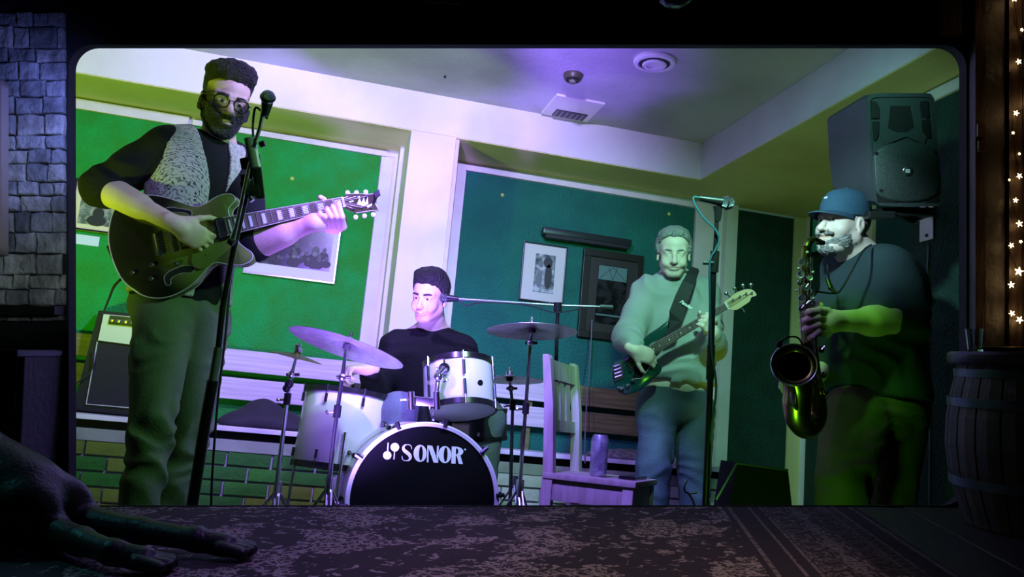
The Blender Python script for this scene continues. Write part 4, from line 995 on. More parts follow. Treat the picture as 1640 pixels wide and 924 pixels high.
# ================= BASSIST
BP = Plane(at(1075, 540, 3.68), -FW-RI*.12+UP*.05)
def build_bassist():
    Yb = 3.62
    neck = atY(1081, 436, Yb); shR = atY(1036, 468, Yb-.01); shL = atY(1127, 470, Yb); pel = atY(1083, 632, Yb); chest = atY(1082, 520, Yb)
    t = person('older grey haired bassist in pale grey sweatshirt and dark jeans', (pel.x, pel.y, 0))
    hd = at(1079, 404, 3.90)
    g = Rig(hd, -FW*.95-RI*.14-UP*.14, UP*.99+RI*.03, .90)
    sc = Sculpt(); M, fwd = torso(sc, pel, chest, neck, shR, shL, wch=.15)
    sc.cap(neck-Vector((0, 0, .02)), g.w((0, -.02, -.07)), .058, .053, .02); head(sc, g, smile=.6, jaw=.98, lids=1, nose=1.15, cheek=.95)
    elR = at(1006, 538, 3.82); wrR = at(1016, 560, 3.66); elL = at(1138, 556, 3.82); wrL = at(1141, 532, 3.68)
    sc.chain([shR, elR, wrR], (.05, .042, .028), .02); sc.chain([shL, elL, wrL], (.05, .042, .028), .02)
    hand(sc, wrR, BP.p(1030, 566, .03)-wrR, -BP.n*1.0-UP*.3, -1, (35, 45, 50, 50), 4, .92)
    P = BP.p
    sc.ell(P(1137, 522, -.03), (.03, .025, .038), None, .015); sc.cap(wrL, P(1138, 526, -.03), .026, .027, .02)
    for i, (kx, ky, tx, ty) in enumerate(((1140, 503, 1131, 502), (1134, 507, 1124, 507), (1129, 513, 1119, 513), (1125, 520, 1116, 519))):
        sc.chain([P(kx+7, ky+16, -.035), P(kx+5, ky+9, .012), P(kx-1, ky+2, .026), P(tx, ty, .012)], (.012, .011, .010, .008), .004)
    sc.chain([P(1128, 524, -.04), P(1122, 505, -.03), P(1121, 500, -.008)], (.013, .0115, .009), .006)
    V_, Q = sc.mesh(.0075, [(hd-Vector((.11, .12, .14)), hd+Vector((.11, .12, .12)))], .0036)
    def tint(V2):
        T = beard_tint(g, .95, dens=.0, stub=.25, lip=(.75, .5, .48))(V2); return T
    body = np_mesh('body', V_, Q, skin_mat('skin_elder', (.74, .58, .5)), t, tint=tint, smooth_it=1)
    gm = mat('hair_grey', (.24, .24, .24), .75, bump=1.5, bscale=110); sc = Sculpt(); S = g.M
    sc.ell(g.w((0, -.028, .035)), (.084, .098, .086), S, .02); sc.ell(g.w((.0, .02, .085)), (.066, .06, .042), S, .03)
    for sx in (-1, 1): sc.ell(g.w((sx*.075, -.01, .02)), (.014, .03, .045), S, .01)
    def hl(P_):
        L = g.local(P_); y = L[:, 1]; x = np.abs(L[:, 0]); line = np.where(y > .02, .070-.9*np.clip(x-.045, 0, .03)+.35*np.clip(y-.02, 0, .1), -.0-(.02-y)*1.6); return (L[:, 2]-np.maximum(line, -.09))*.7
    sc.add(hl, (-9,)*3, (9,)*3, .018, 's'); eyebrows(t, g, mat('grey_brow', (.2, .19, .18), .7), .003); sc.warp(lambda P_: .004*n3(P_*np.array([1, 1, .5], f32), 170, 1))
    V_, Q = sc.mesh(.0045); np_mesh('hair', V_, Q, gm, t)
    sw = mat('pale_sweatshirt', (.30, .33, .32), .9, bump=.3, bscale=90)
    sc = Sculpt(); torso(sc, pel+Vector((0, 0, .06)), chest, neck-Vector((0, 0, .035)), shR, shL, .030, wch=.158)
    for s_, e_, w_, f_ in ((shR, elR, wrR, .92), (shL, elL, wrL, .9)):
        s_, e_, w_ = Vector(s_), Vector(e_), Vector(w_); c_ = e_*(1-f_)+w_*f_
        sc.chain([s_, (s_+e_)/2, e_, (e_+c_)/2, c_], (.062, .066, .066, .055, .040), .035)
    sc.ell(neck+Vector((0, -.015, .045)), (.066, .066, .045), None, .010, 's')
    sc.half(atY(1085, 611, Yb-.1), (0, 0, -1))
    el = V3(elR)
    sc.warp(lambda P_: folds(P_, 46, .016, (.6, 0, .8), 6.) + folds(P_, 34, .014, (1, .2, -.6), 2.))
    V_, Q = sc.mesh(.0075); np_mesh('sweatshirt', V_, Q, sw, t, smooth_it=1)
    mb = MB(); c = neck-Vector((0, .008, -.012)); mb.tube([c+Vector((.062*math.cos(a), .064*math.sin(a)-.008, .012*math.sin(a))) for a in [2*math.pi*k/28 for k in range(29)]], .0065, 8); mb.build('neckband', sw, t, True)
    hipR = atY(1052, 650, Yb); hipL = atY(1112, 655, Yb); kR = atY(1048, 745, Yb-.05); kL = atY(1112, 750, Yb-.02)
    aR = Vector((atY(1046, 800, Yb).x, Yb-.02, .08)); aL = Vector((atY(1122, 800, Yb).x, Yb, .08))
    jm = mat('worn_dark_jeans', (.075, .11, .14), .8, bump=.4, bscale=150, col2=(.04, .06, .08), vscale=5)
    legs(t, (hipR, hipL), (kR, kL), (aR, aL), jm, 'jeans', kk=.012, r=(.098, .076, .062), pel=pel+Vector((0, 0, -.03)), Mp=M, hipr=(.172, .125, .13), fold=.012, h=.0075, cut=(pel+Vector((0, 0, .12)), (0, 0, 1)))
    shoe(t, aR, -FW-RI*.2); shoe(t, aL, -FW+RI*.2)
build_bassist()

# ================= SAXOPHONIST
def build_saxman():
    Ys = 2.72
    neck = atY(1378, 405, Ys); shL = atY(1420, 436, Ys-.10); shR = atY(1352, 432, Ys+.12); pel = atY(1404, 648, Ys); chest = atY(1394, 505, Ys)
    t = person('bearded saxophonist in blue cap, dark jumper and olive trousers', (pel.x, pel.y, 0))
    hd = at(1349, 357, 3.18)
    g = Rig(hd, -RI*.86-FW*.46+UP*.10, UP*.99-RI*.0, .97)
    elL = at(1452, 514, 3.02); wrL = at(1335, 514, 2.84); elR = at(1330, 560, 3.22); wrR = at(1308, 600, 3.02)
    sc = Sculpt(); M, fwd = torso(sc, pel, chest, neck, shR, shL, wch=.18, dch=.16, whip=.18, dhip=.16, belly=.0, shr=.07)
    face = -RI*.86-FW*.46
    sc.ell(chest+Vector(face)*.07-Vector((0, 0, .08)), (.17, .17, .2), None, .05)
    sc.cap(neck-Vector((0, 0, .02)), g.w((0, -.02, -.06)), .075, .068, .02); head(sc, g, jaw=1.08, cheek=1.25, fat=.006, nose=1.1, openm=.004)
    sc.ell(g.w((0, .045, -.105)), (.045, .05, .025), g.M, .03)
    sc.chain([shL, elL, wrL], (.07, .055, .034), .02); sc.cap(Vector(elL)*.75+Vector(wrL)*.25, Vector(elL)*.5+Vector(wrL)*.5, .056, .050, .03)
    sc.chain([shR, elR, wrR], (.06, .05, .034), .02)
    # left hand on the keys: palm behind the tube, fingers over the front
    A = lambda x, y, t_: at(x, y, t_)
    sc.ell(A(1325, 515, 2.81), (.045, .032, .042), None, .02); sc.cap(wrL, A(1322, 515, 2.81), .034, .036, .02)
    for i, (ky, ty, x1) in enumerate(((497, 500, 1292), (508, 513, 1287), (520, 527, 1288), (531, 540, 1297))):
        sc.chain([A(1325, ky+2, 2.80), A(1309, ky, 2.765), A(x1+4, ty, 2.755), A(x1-3, ty+2, 2.78)], (.0155, .0135, .012, .0095), .005)
    sc.chain([A(1322, 505, 2.83), A(1312, 490, 2.86), A(1300, 486, 2.87)], (.016, .0135, .010), .008)
    hand(sc, wrR, -RI*.6-UP*.5-FW*.2, FW*.3-RI, 1, (45, 50, 50, 50), 4, 1.0)
    V_, Q = sc.mesh(.0075, [(hd-Vector((.12, .13, .15)), hd+Vector((.12, .13, .12))), (A(1345, 545, 2.8)-Vector((.22, .05, .0)), A(1345, 480, 2.8)+Vector((0, .06, 0)))], .0036)
    body = np_mesh('body', V_, Q, skinB, t, tint=beard_tint(g, .9, dens=0, stub=.35), smooth_it=1); eyes(body, g)
    # full grey beard and moustache
    gm = mat('grey_beard', (.40, .37, .34), .8, bump=2, bscale=150, col2=(.2, .18, .17), vscale=60); sc = Sculpt(); S = g.M
    E = lambda c, r, k=.015, op='u': sc.ell(g.w(c), V3(r)*g.sc, S, k, op)
    E((0, .060, -.105), (.048, .042, .034)); E((0, .045, -.082), (.062, .050, .034))
    for sx in (-1, 1): E((sx*.055, .03, -.072), (.020, .042, .034)); E((sx*.070, .0, -.05), (.009, .02, .034)); E((sx*.022, .094, -.0545), (.021, .014, .0075), .006)
    E((0, .104, -.070), (.016, .02, .008), .006, 's')
    sc.warp(lambda P_: .003*n3(P_, 230, 1)+.002*n3(P_, 110, 4))
    V_, Q = sc.mesh(.0042); np_mesh('beard', V_, Q, gm, t)
    sc = Sculpt(); sc.ell(g.w((0, -.026, .02)), (.0815, .09, .085), S, .02)
    def hl(P_): L = g.local(P_); return np.maximum((L[:, 1]+.0)*-1*-1, -(L[:, 2]+.07)*1)*-1 if False else -np.maximum(L[:, 1]+.005, -(L[:, 2]+.06))
    sc.add(hl, (-9,)*3, (9,)*3, .004, 's'); V_, Q = sc.mesh(.005); np_mesh('hair', V_, Q, mat('short_grey_hair', (.2, .19, .18), .8, bump=1, bscale=150), t)
    # cap
    cap = thing('baseball_cap', 'blue baseball cap with small white emblem on saxophonist', 'cap', g.wv((0, 0, .06)))
    cm = mat('blue_cap_cloth', (.018, .06, .105), .85, bump=.4, bscale=160)
    cr = g.wv((0, -.014, .048)); MB_ = MB(); prof = []
    n = 28; ringz = [(-.016, 1.0), (.0, 1.01), (.03, .98), (.055, .90), (.075, .74), (.088, .5), (.095, .22), (.0965, .01)]
    rs = [[g.wv((.0865*s_*math.cos(a), -.014+.107*s_*math.sin(a), .040+z-.012*math.sin(a)*(1 if z < .02 else .0)*(1 if math.sin(a) < 0 else .0)*1)) for a in [2*math.pi*i/n for i in range(n)]] for z, s_ in ringz]
    MB_.rings(rs, cap=False); co = MB_.build('crown', cm, cap, True, angle=80)
    mb = MB(); top = []; bot = []
    for i in range(11):
        u = -1+.2*i; x = .078*math.sin(u*1.45)/math.sin(1.45); yb = -.014+.105*math.sqrt(max(0, 1-(x/.0865)**2)); yf = yb+.072*(1-abs(u)**2.6); z0 = .030-.0; zc_ = .036-.014*u*u
        top.append([g.wv((x, yb-.006, zc_)), g.wv((x, (yb+yf)/2, zc_-.004)), g.wv((x, yf, zc_-.014))])
    for r_ in top: bot.append([p-g.up*.0035 for p in r_])
    mb.rings([t_+b_[::-1] for t_, b_ in zip(top, bot)]); mb.build('brim', mat('cap_brim_cloth', (.014, .045, .08), .85, bump=.3, bscale=160), cap, True)
    mb = MB().ball(g.wv((0, -.014, .137)), .007, 10); mb.build('button', cm, cap, True)
    e = g.wv((.012, .083, .088)); nrm = (Vector(g.wv((.3, 1, .5)))-Vector(g.wv((0, 0, 0)))).normalized()
    mb = MB().cyl(e-nrm*.004, e+nrm*.002, .0045, seg=8); mb.cyl(e-nrm*.004+g.x*.008, e+nrm*.001+g.x*.008, .003, seg=6); mb.build('emblem', mat('white_thread', (.85,)*3, .6), cap)
    # jumper, sleeve pushed up
    jm = mat('dark_teal_jumper', (.022, .040, .044), .92, bump=.25, bscale=90, spec=.3)
    sc = Sculpt(); torso(sc, pel+Vector((0, 0, .03)), chest, neck-Vector((0, 0, .03)), shR, shL, .018, wch=.19, dch=.165, whip=.185, dhip=.165, shr=.075)
    sc.ell(chest+Vector(face)*.07-Vector((0, 0, .08)), (.19, .19, .22), None, .05); sc.ell(chest+Vector((.04, -.01, .1)), (.17, .16, .17), None, .06)
    cL = Vector(elL)*.66+Vector(wrL)*.34
    sc.chain([shL, (Vector(shL)+Vector(elL))/2, elL], (.088, .086, .074), .04); sc.chain([elL, cL], (.072, .060), .03)
    sc.chain([shR, elR, Vector(elR)*.3+Vector(wrR)*.7], (.078, .064, .05), .03)
    sc.ell(neck+Vector((-.01, -.005, .052)), (.086, .086, .05), None, .012, 's')
    sc.half(pel+Vector((0, 0, .02)), (0, 0, -1)); sc.half(cL+(Vector(wrL)-Vector(elL)).normalized()*.012, (1e-6, 1e-6, -1)) if False else None
    sc.warp(lambda P_: folds(P_, 42, .016, (.8, 0, .6), 6.)*(P_[:, 2] < chest.z+.12)+folds(P_, 26, .010, (1, .2, -.3), 3.))
    V_, Q = sc.mesh(.008); np_mesh('jumper', V_, Q, jm, t, smooth_it=1)
    hipF = atY(1372, 668, Ys-.06); hipB = atY(1432, 672, Ys+.05)
    kA = atY(1350, 770, Ys-.12); kB = atY(1428, 770, Ys+.04)
    aA = Vector((kA.x-.02, Ys-.1, .08)); aB = Vector((kB.x+.02, Ys+.06, .08))
    om = mat('olive_chinos', (.075, .07, .02), .85, bump=.3, bscale=120, var=.25, vscale=5)
    legs(t, (hipF, hipB), (kA, kB), (aA, aB), om, kk=.012, r=(.125, .092, .074), pel=pel+Vector((0, 0, -.02)), Mp=None, hipr=(.185, .19, .12), fold=.014, h=.0085, cut=(pel+Vector((0, 0, .08)), (0, 0, 1)))
    shoe(t, aA, face); shoe(t, aB, face)
    # neck strap and clip microphone
    st = thing('neck_strap', 'thin black saxophone neck strap over dark jumper', 'strap', at(1350, 440, 3.0))
    MB().tube([at(1395, 392, 3.08), at(1382, 402, 2.98), at(1365, 432, 2.93), at(1348, 462, 2.90), at(1336, 470, 2.88), at(1305, 466, 2.86)], .0035, 6, smooth=5).build('cord', mat('black_cord', (.01,)*3, .6), st)
    MB().tube([at(1325, 425, 2.97), at(1328, 448, 2.92), at(1338, 468, 2.89)], .0035, 6, smooth=5).build('cord', mat('black_cord', (.01,)*3, .6), st)
    MB().cyl(at(1325, 448, 2.9), at(1330, 462, 2.88), .008).cyl(at(1330, 462, 2.88), at(1338, 468, 2.87), .006).build('slider', mat('black_plastic', (.015,)*3, .35), st, True)
build_saxman()
# ================================================================== INSTRUMENTS AND GEAR
chrome = mat('chrome', (.8, .8, .83), .22, 1.0)
blackp = mat('black_plastic', (.015,)*3, .35)
blackm = mat('black_metal', (.02, .02, .022), .35, .5)
rubber = mat('black_rubber', (.012,)*3, .7)
def sunburst(name, c_in, c_out, centre, rad):
    m = bpy.data.materials.new(name); m.use_nodes = True; nt = m.node_tree; N = nt.nodes; L = nt.links; b = N['Principled BSDF']
    b.inputs['Roughness'].default_value = .22; b.inputs['Coat Weight'].default_value = .6
    g = N.new('ShaderNodeNewGeometry'); s = N.new('ShaderNodeVectorMath'); s.operation = 'DISTANCE'; s.inputs[1].default_value = centre; L.new(g.outputs['Position'], s.inputs[0])
    r = N.new('ShaderNodeMapRange'); r.inputs[1].default_value = rad*.55; r.inputs[2].default_value = rad; r.interpolation_type = 'SMOOTHSTEP'; L.new(s.outputs['Value'], r.inputs[0])
    mx = N.new('ShaderNodeMix'); mx.data_type = 'RGBA'; mx.inputs[6].default_value = (*c_in, 1); mx.inputs[7].default_value = (*c_out, 1); L.new(r.outputs[0], mx.inputs[0]); L.new(mx.outputs[2], b.inputs['Base Color']); return m
def lerp2(a, b, t): return (a[0]+(b[0]-a[0])*t, a[1]+(b[1]-a[1])*t)
# ------------------------------------------------ hollow-body guitar
def build_guitar():
    P = GP.p
    t = thing('electric_guitar', 'hollow-body sunburst electric guitar with pale binding held by left guitarist', 'guitar', P(280, 400, 0))
    out = curve2([(176, 358), (185, 333), (205, 318), (240, 312.5), (268, 317), (292, 325), (314, 331), (331, 325), (345, 316), (359, 311), (372, 312), (376, 321), (366, 333), (367, 346), (374, 358),
                  (382, 371), (381, 386), (392, 397), (404, 406), (402, 417), (388, 424), (368, 424), (347, 420.5), (335, 426), (325, 437), (307, 456), (283, 470.5), (257, 477.5), (231, 474), (209, 461), (192, 442), (180, 414), (174, 385)], 4)
    burst = sunburst('sunburst_left_shade', (.17, .20, .055), (.012, .011, .008), P(352, 385, 0), .235)  # sunburst finish, plus shade on the left put into its colour
    mb = MB(); slab(mb, GP, out, -.048, 0, bev=.004); mb.build('body', burst, t, True, angle=50)
    MB().tube([P(x, y, -.001) for x, y in out]+[P(*out[0], -.001)], .0020, 6).build('binding', mat('cream_binding', (.55, .50, .50), .4), t, True)
    MB().tube([P(x, y, -.047) for x, y in out]+[P(*out[0], -.047)], .0016, 5).build('binding', mat('cream_binding', (.55, .50, .50), .4), t, True)
    for q in ([(249, 333), (258, 336), (272, 332), (287, 334), (300, 336), (307, 339), (306, 346), (296, 341), (281, 340), (268, 341), (256, 345), (246, 343)],
              [(263, 446), (268, 437), (279, 431), (289, 427), (299, 425), (309, 426), (313, 431), (305, 437), (293, 437), (282, 441), (274, 447), (274, 455), (267, 457)]):
        q = curve2(q, 3); mb = MB(); slab(mb, GP, q, .0003, .0012); mb.build('f_hole', mat('f_hole_black', (.002,)*3, .8), t)
        MB().tube([P(x, y, .0012) for x, y in q]+[P(*q[0], .0012)], .0008, 5).build('f_hole_binding', mat('cream_binding', (.55, .50, .50), .4), t)
    q = [(309, 402), (307, 418), (311, 428), (322, 432), (334, 428), (346, 417), (362, 405), (370, 396), (366, 384)]; mb = MB(); slab(mb, GP, q, .003, .0055, bev=.001); mb.build('pickguard', burst, t)
    MB().cyl(P(330, 409, .005), P(330, 409, .0065), .002, seg=8).build('pickguard_screw', chrome, t)
    for q, c in (([(342.5, 351.5), (359, 348.5), (367.5, 382.5), (352, 387)], 0), ([(285, 366), (300, 363), (307, 397), (292, 400)], 1)):
        mb = MB(); slab(mb, GP, q, 0, .010, bev=.0015); pk = mb.build('pickup_ring', blackp, t)
        cx = sum(a[0] for a in q)/4; cy = sum(a[1] for a in q)/4
        q2 = [(cx+(x-cx)*.72+1, cy+(y-cy)*.82) for x, y in q]; mb = MB(); slab(mb, GP, q2, .010, .0135, bev=.001); mb.build('pickup_cover', mat('nickel', (.6, .62, .58), .25, .9), pk)
    MB().tube([P(268, 372, .010), P(276, 406, .010)], .005, 8).build('bridge', chrome, t)
    MB().tube([P(248, 376, .010), P(255, 410, .010)], .006, 8).build('tailpiece', chrome, t)
    for x, y in ((244, 425), (283, 423), (212.5, 437.5), (243, 447)):
        k = MB().lathe([(.008, 0), (.0078, .008), (.006, .010), (0, .0102)], P(x, y, 0), GP.n, 16).build('knob', mat('dark_knob', (.05, .045, .03), .2), t, True)
        MB().lathe([(0, 0), (.0052, 0), (.0045, .001), (0, .001)], P(x, y, .0102), GP.n, 12).build('knob_cap', chrome, k)
    MB().cyl(P(207, 440, .0), P(207, 440, .012), .003, seg=8).build('switch', chrome, t)
    MB().lathe([(.004, 0), (.007, .006), (.007, .009), (0, .009)], P(175, 386, -.024), (P(160, 388, -.024)-P(175, 386, -.024)), 12).build('strap_button', chrome, t)
    # neck: fretboard, frets, inlays
    T0, T1, B0, B1 = (360, 351), (549, 318.6), (367, 379), (552.5, 333)
    mb = MB(); q = [T0, T1, B1, B0]; slab(mb, GP, q, .014, .022, bev=.001); mb.build('fretboard', mat('rosewood', (.13, .12, .07), .4), t)
    mb = MB(); rs = []
    for f in (0.02, .5, 1.0):
        a = P(*lerp2(T0, T1, f), .014); b = P(*lerp2(B0, B1, f), .014); c = (a+b)/2; h = (a-b)/2; dp = .022 if f > .1 else .03
        rs.append([c+h*math.cos(u)-GP.n*dp*math.sin(u) for u in [math.pi*k/8 for k in range(9)]])
    mb.rings(rs); mb.build('neck', mat('dark_mahogany', (.06, .035, .015), .3, coat=.4), t, True)
    for s_ in (0, 1):
        a, b = ((T0, T1), (B0, B1))[s_]; MB().tube([P(*a, .0225), P(*b, .0225)], .0013, 5).build('neck_binding', mat('cream_binding', (.55, .50, .50), .4), t)
    L = 1.0; fr = []
    for i in range(1, 23): fr.append((1-2**(-i/12.))/(1-2**(-22.6/12)))
    for i, f in enumerate(fr):
        u = 1-f; MB().tube([P(*lerp2(T0, T1, u), .0225), P(*lerp2(B0, B1, u), .0225)], .0011, 4).build('fret', chrome, t)
    inl = mat('pearl_inlay', (.62, .68, .60), .2)
    for i in (1, 3, 5, 7, 9, 12, 15, 17, 19, 21):
        a = 1-(fr[i-2] if i > 1 else 0); b = 1-fr[i-1]; m_ = [(a*.86+b*.14), (a*.14+b*.86)]
        def q_(u, v): return lerp2(lerp2(T0, T1, u), lerp2(B0, B1, u), v)
        mb = MB(); slab(mb, GP, [q_(m_[0], .16), q_(m_[1], .16), q_(m_[1], .84), q_(m_[0], .84)], .0215, .0228); mb.build('inlay', inl, t)
    hd = [(549, 318), (557, 312), (575, 311.5), (590, 312.5), (603, 311.5), (601, 318), (600, 324), (604, 331), (607, 337.5), (590, 339), (571, 342), (560, 338), (552.5, 334)]
    mb = MB(); slab(mb, GP, hd, -.004, .012, bev=.001); mb.build('headstock', mat('headstock_gloss', (.05, .05, .02), .2, coat=.5), t)
    MB().tube([P(x, y, .011) for x, y in hd[1:11]], .0012, 5).build('headstock_binding', mat('cream_binding', (.55, .50, .50), .4), t)
    mb = MB(); slab(mb, GP, [(548.5, 318), (551.5, 317.5), (555, 333.5), (552, 334)], .012, .0235); mb.build('nut', mat('bone', (.7, .68, .6), .3), t)
    for q in ([(560, 324), (567, 322), (568, 324), (561, 326)], [(573, 328), (577, 318), (580, 326), (584, 317), (586, 327), (590, 316), (591, 328), (583, 332)], [(588, 331), (597, 327), (596, 331), (590, 335)], [(572, 318), (577, 315), (578, 317)]):
        mb = MB(); slab(mb, GP, q, .0125, .0135); mb.build('headstock_inlay', inl, t)
    for (x, y), (x2, y2) in (((560, 316), (557, 309)), ((573, 316), (571, 309)), ((588, 316), (586, 308)), ((568, 336), (570, 348)), ((582, 334), (584, 346)), ((595, 333), (598, 344))):
        p = MB().cyl(P(x, y, .011), P(x, y, .018), .003, seg=8).build('tuner_post', chrome, t)
        MB().tube([P(x, y, .003), P(x2, y2, .003)], .002, 6).ball(P(x2, y2, .003), .0085, 10, GP.n, .6).build('tuner_button', mat('pearl_button', (.7, .68, .72), .15), p, True)
    for k in range(6):
        v = .12+.152*k; a = lerp2((272+.3*k, 374), (272+4, 404), v); b = lerp2((550, 319), (553.5, 332.5), v); e = ((560, 316), (573, 316), (588, 316), (595, 333), (582, 334), (568, 336))[k]
        MB().tube([P(250+k*1.0, 380+k*5, .012), P(*a, .017), P(*b, .0255), P(*e, .016)], .0006, 4).build('string', mat('steel_string', (.6, .6, .55), .25, 1), t)
    # clip-on tuner on the headstock
    c = thing('clip_tuner', 'small black clip-on tuner on the guitar headstock', 'tuner', P(604, 318, .01))
    MB().tube([P(600, 325, .014), P(604, 318, .022), P(607, 310, .02)], .005, 6).build('clip', blackp, c); mb = MB(); slab(mb, GP, [(600, 311), (609, 306), (611, 315), (603, 321)], .02, .028, bev=.002); mb.build('tuner_head', blackp, c)
    # strap
    s = thing('guitar_strap', 'black guitar strap ending at the lower edge of the sunburst guitar', 'strap', P(172, 392, -.02))
    mb = MB(); slab(mb, GP, [(164, 392), (176, 386), (182, 400), (190, 424), (183, 426), (172, 412)], -.034, -.026, bev=.001); mb.build('strap_end', blackp, s)
build_guitar()

# ------------------------------------------------ bass guitar
def build_bass():
    P = BP.p
    t = thing('bass_guitar', 'dark green bass guitar with four tuners held by older bassist', 'guitar', P(1030, 590, 0))
    out = curve2([(980, 594), (985, 581), (998, 575), (1009, 568), (1024, 552), (1035, 538), (1053, 526), (1066, 516), (1073, 515), (1074, 521), (1068, 531), (1056, 541), (1042, 549), (1037, 560), (1041, 573), (1046, 582), (1056, 584), (1060, 590), (1056, 599), (1044, 608), (1036, 617), (1020, 627), (1000, 632), (987, 624), (981, 610)], 4)
    mb = MB(); slab(mb, BP, out, -.04, 0, bev=.007); mb.build('body', mat('dark_green_lacquer', (.006, .045, .038), .15, coat=.7), t, True, angle=50)
    q = [(1032, 556), (1037, 561), (1041, 574), (1040, 588), (1028, 606), (1012, 607), (1018, 590), (1018, 574)]; mb = MB(); slab(mb, BP, q, .0005, .003); mb.build('pickguard', mat('black_gloss', (.01,)*3, .15), t)
    MB().tube([P(x, y, .003) for x, y in q[3:6]], .0012, 5).build('pickguard_edge', mat('pale_edge', (.5,)*3, .3), t)
    br = MB(); slab(br, BP, [(980.5, 586), (996, 579), (1000, 604), (985, 612)], .001, .006, bev=.001); b_ = br.build('bridge', chrome, t)
    for k in range(4):
        y = 586+k*5.6; MB().tube([P(983+k*.8, y+1.5, .009), P(994+k*.8, y-2.5, .009)], .0038, 8).build('saddle', chrome, b_, True)
    for q in ([(1002, 577), (1008, 573), (1015, 592), (1009, 597)], [(1015, 571), (1020, 567), (1027, 583), (1021, 588)]):
        mb = MB(); slab(mb, BP, q, .001, .008, bev=.001); mb.build('pickup', blackp, t)
    for x, y in ((991, 622), (997, 623), (1006, 618), (1014, 609)):
        MB().lathe([(.0085, 0), (.0085, .012), (.006, .0145), (0, .015)], P(x, y, 0), BP.n, 14).build('knob', chrome, t, True)
    T0, T1, B0, B1 = (1028, 560.5), (1160.5, 484.5), (1035, 574.5), (1166, 494.5)
    mb = MB(); slab(mb, BP, [T0, T1, B1, B0], .006, .014, bev=.001); mb.build('fretboard', mat('pale_rosewood', (.16, .10, .11), .4), t)
    mb = MB(); rs = []
    for f in (0.0, 1.0):
        a = P(*lerp2(T0, T1, f), .006); b = P(*lerp2(B0, B1, f), .006); c = (a+b)/2; h = (a-b)/2
        rs.append([c+h*math.cos(u)-BP.n*.022*math.sin(u) for u in [math.pi*k/8 for k in range(9)]])
    mb.rings(rs); mb.build('neck', mat('maple', (.5, .36, .22), .3, coat=.3), t, True)
    fr = [(1-2**(-i/12.))/(1-2**(-20.6/12)) for i in range(1, 21)]
    for f in fr: MB().tube([P(*lerp2(T0, T1, 1-f), .0145), P(*lerp2(B0, B1, 1-f), .0145)], .0012, 4).build('fret', chrome, t)
    for i in (3, 5, 7, 9, 12, 15, 17, 19):
        u = 1-(fr[i-2]+fr[i-1])/2; MB().cyl(P(*lerp2(lerp2(T0, T1, u), lerp2(B0, B1, u), .5), .0138), P(*lerp2(lerp2(T0, T1, u), lerp2(B0, B1, u), .5), .0146), .003, seg=8).build('dot_inlay', mat('pearl_inlay', (.62, .68, .60), .2), t)
    hd = curve2([(1160, 484), (1168, 478), (1177, 470), (1188, 465), (1198, 463), (1207, 466), (1211, 473), (1203, 476), (1200, 483), (1190, 490), (1180, 496), (1172, 496), (1166, 494.5)], 3)
    mb = MB(); slab(mb, BP, hd, -.004, .010, bev=.001); mb.build('headstock', mat('maple', (.5, .36, .22), .3), t)
    mb = MB(); slab(mb, BP, [(1159, 485), (1162, 483.5), (1168, 494), (1165, 495.5)], .008, .017); mb.build('nut', mat('bone', (.7, .68, .6), .3), t)
    for (x, y), (x2, y2) in (((1173, 480), (1163, 470)), ((1184, 475), (1177, 462)), ((1194, 470), (1190, 457)), ((1203, 469), (1203, 456))):
        p = MB().cyl(P(x, y, .009), P(x, y, .020), .005, seg=10).build('tuner_post', chrome, t, True)
        mb = MB().tube([P(x, y, .0), P(x2, y2, .0)], .003, 6).ball(P(x2, y2, 0), .010, 10, BP.n, .5); mb.build('tuner_button', mat('dark_nickel', (.25, .26, .25), .25, .9), p, True)
    MB().tube([P(1188, 492, 0), P(1193, 500, 0)], .003, 6).build('string_post', chrome, t)
    for k in range(4):
        v = .16+.225*k; e = ((1173, 480), (1184, 475), (1194, 470), (1203, 469))[k]
        MB().tube([P(988+k*.8, 586+k*5.6, .011), P(*lerp2(T0, B0, v), .018), P(*lerp2(T1, B1, v), .018), P(*e, .014)], .0010, 4).build('string', mat('steel_string', (.6, .6, .55), .25, 1), t)
    s = thing('bass_strap', 'wide black strap with small white script across pale sweatshirt', 'strap', at(1090, 470, 3.75))
    pts = [((1072, 512), (1072, 527), 3.665), ((1072, 498), (1092, 515), 3.655), ((1082, 472), (1103, 481), 3.665), ((1093, 450), (1112, 457), 3.69), ((1101, 437), (1117, 443), 3.74), ((1105, 428), (1120, 434), 3.82), ((1104, 426), (1118, 430), 3.92)]
    top = [[at(*a, t_), at(*b, t_), at(*b, t_-.005), at(*a, t_-.005)] for a, b, t_ in pts]
    MB().rings(top).build('strap_band', mat('black_webbing', (.012, .012, .014), .7, bump=.3, bscale=200), s)
    tx = bpy.data.curves.new('lettering', 'FONT'); tx.body = 'Fender'; tx.size = .021; tx.shear = .4; tx.offset = .0006; tx.extrude = .0004
    o = bpy.data.objects.new('t', tx); C.objects.link(o); dg = bpy.context.evaluated_depsgraph_get(); me = bpy.data.meshes.new_from_object(o.evaluated_get(dg)); bpy.data.objects.remove(o)
    a = at(1088, 484, 3.648); b = at(1101, 492, 3.648); X = (b-a).normalized(); n_ = (CAM-a).normalized(); Y = n_.cross(X); M = frame_of(a, X, Y)
    me.transform(M); me.materials.clear(); me.materials.append(mat('white_print', (.8,)*3, .5)); link('lettering', me, s)
build_bass()

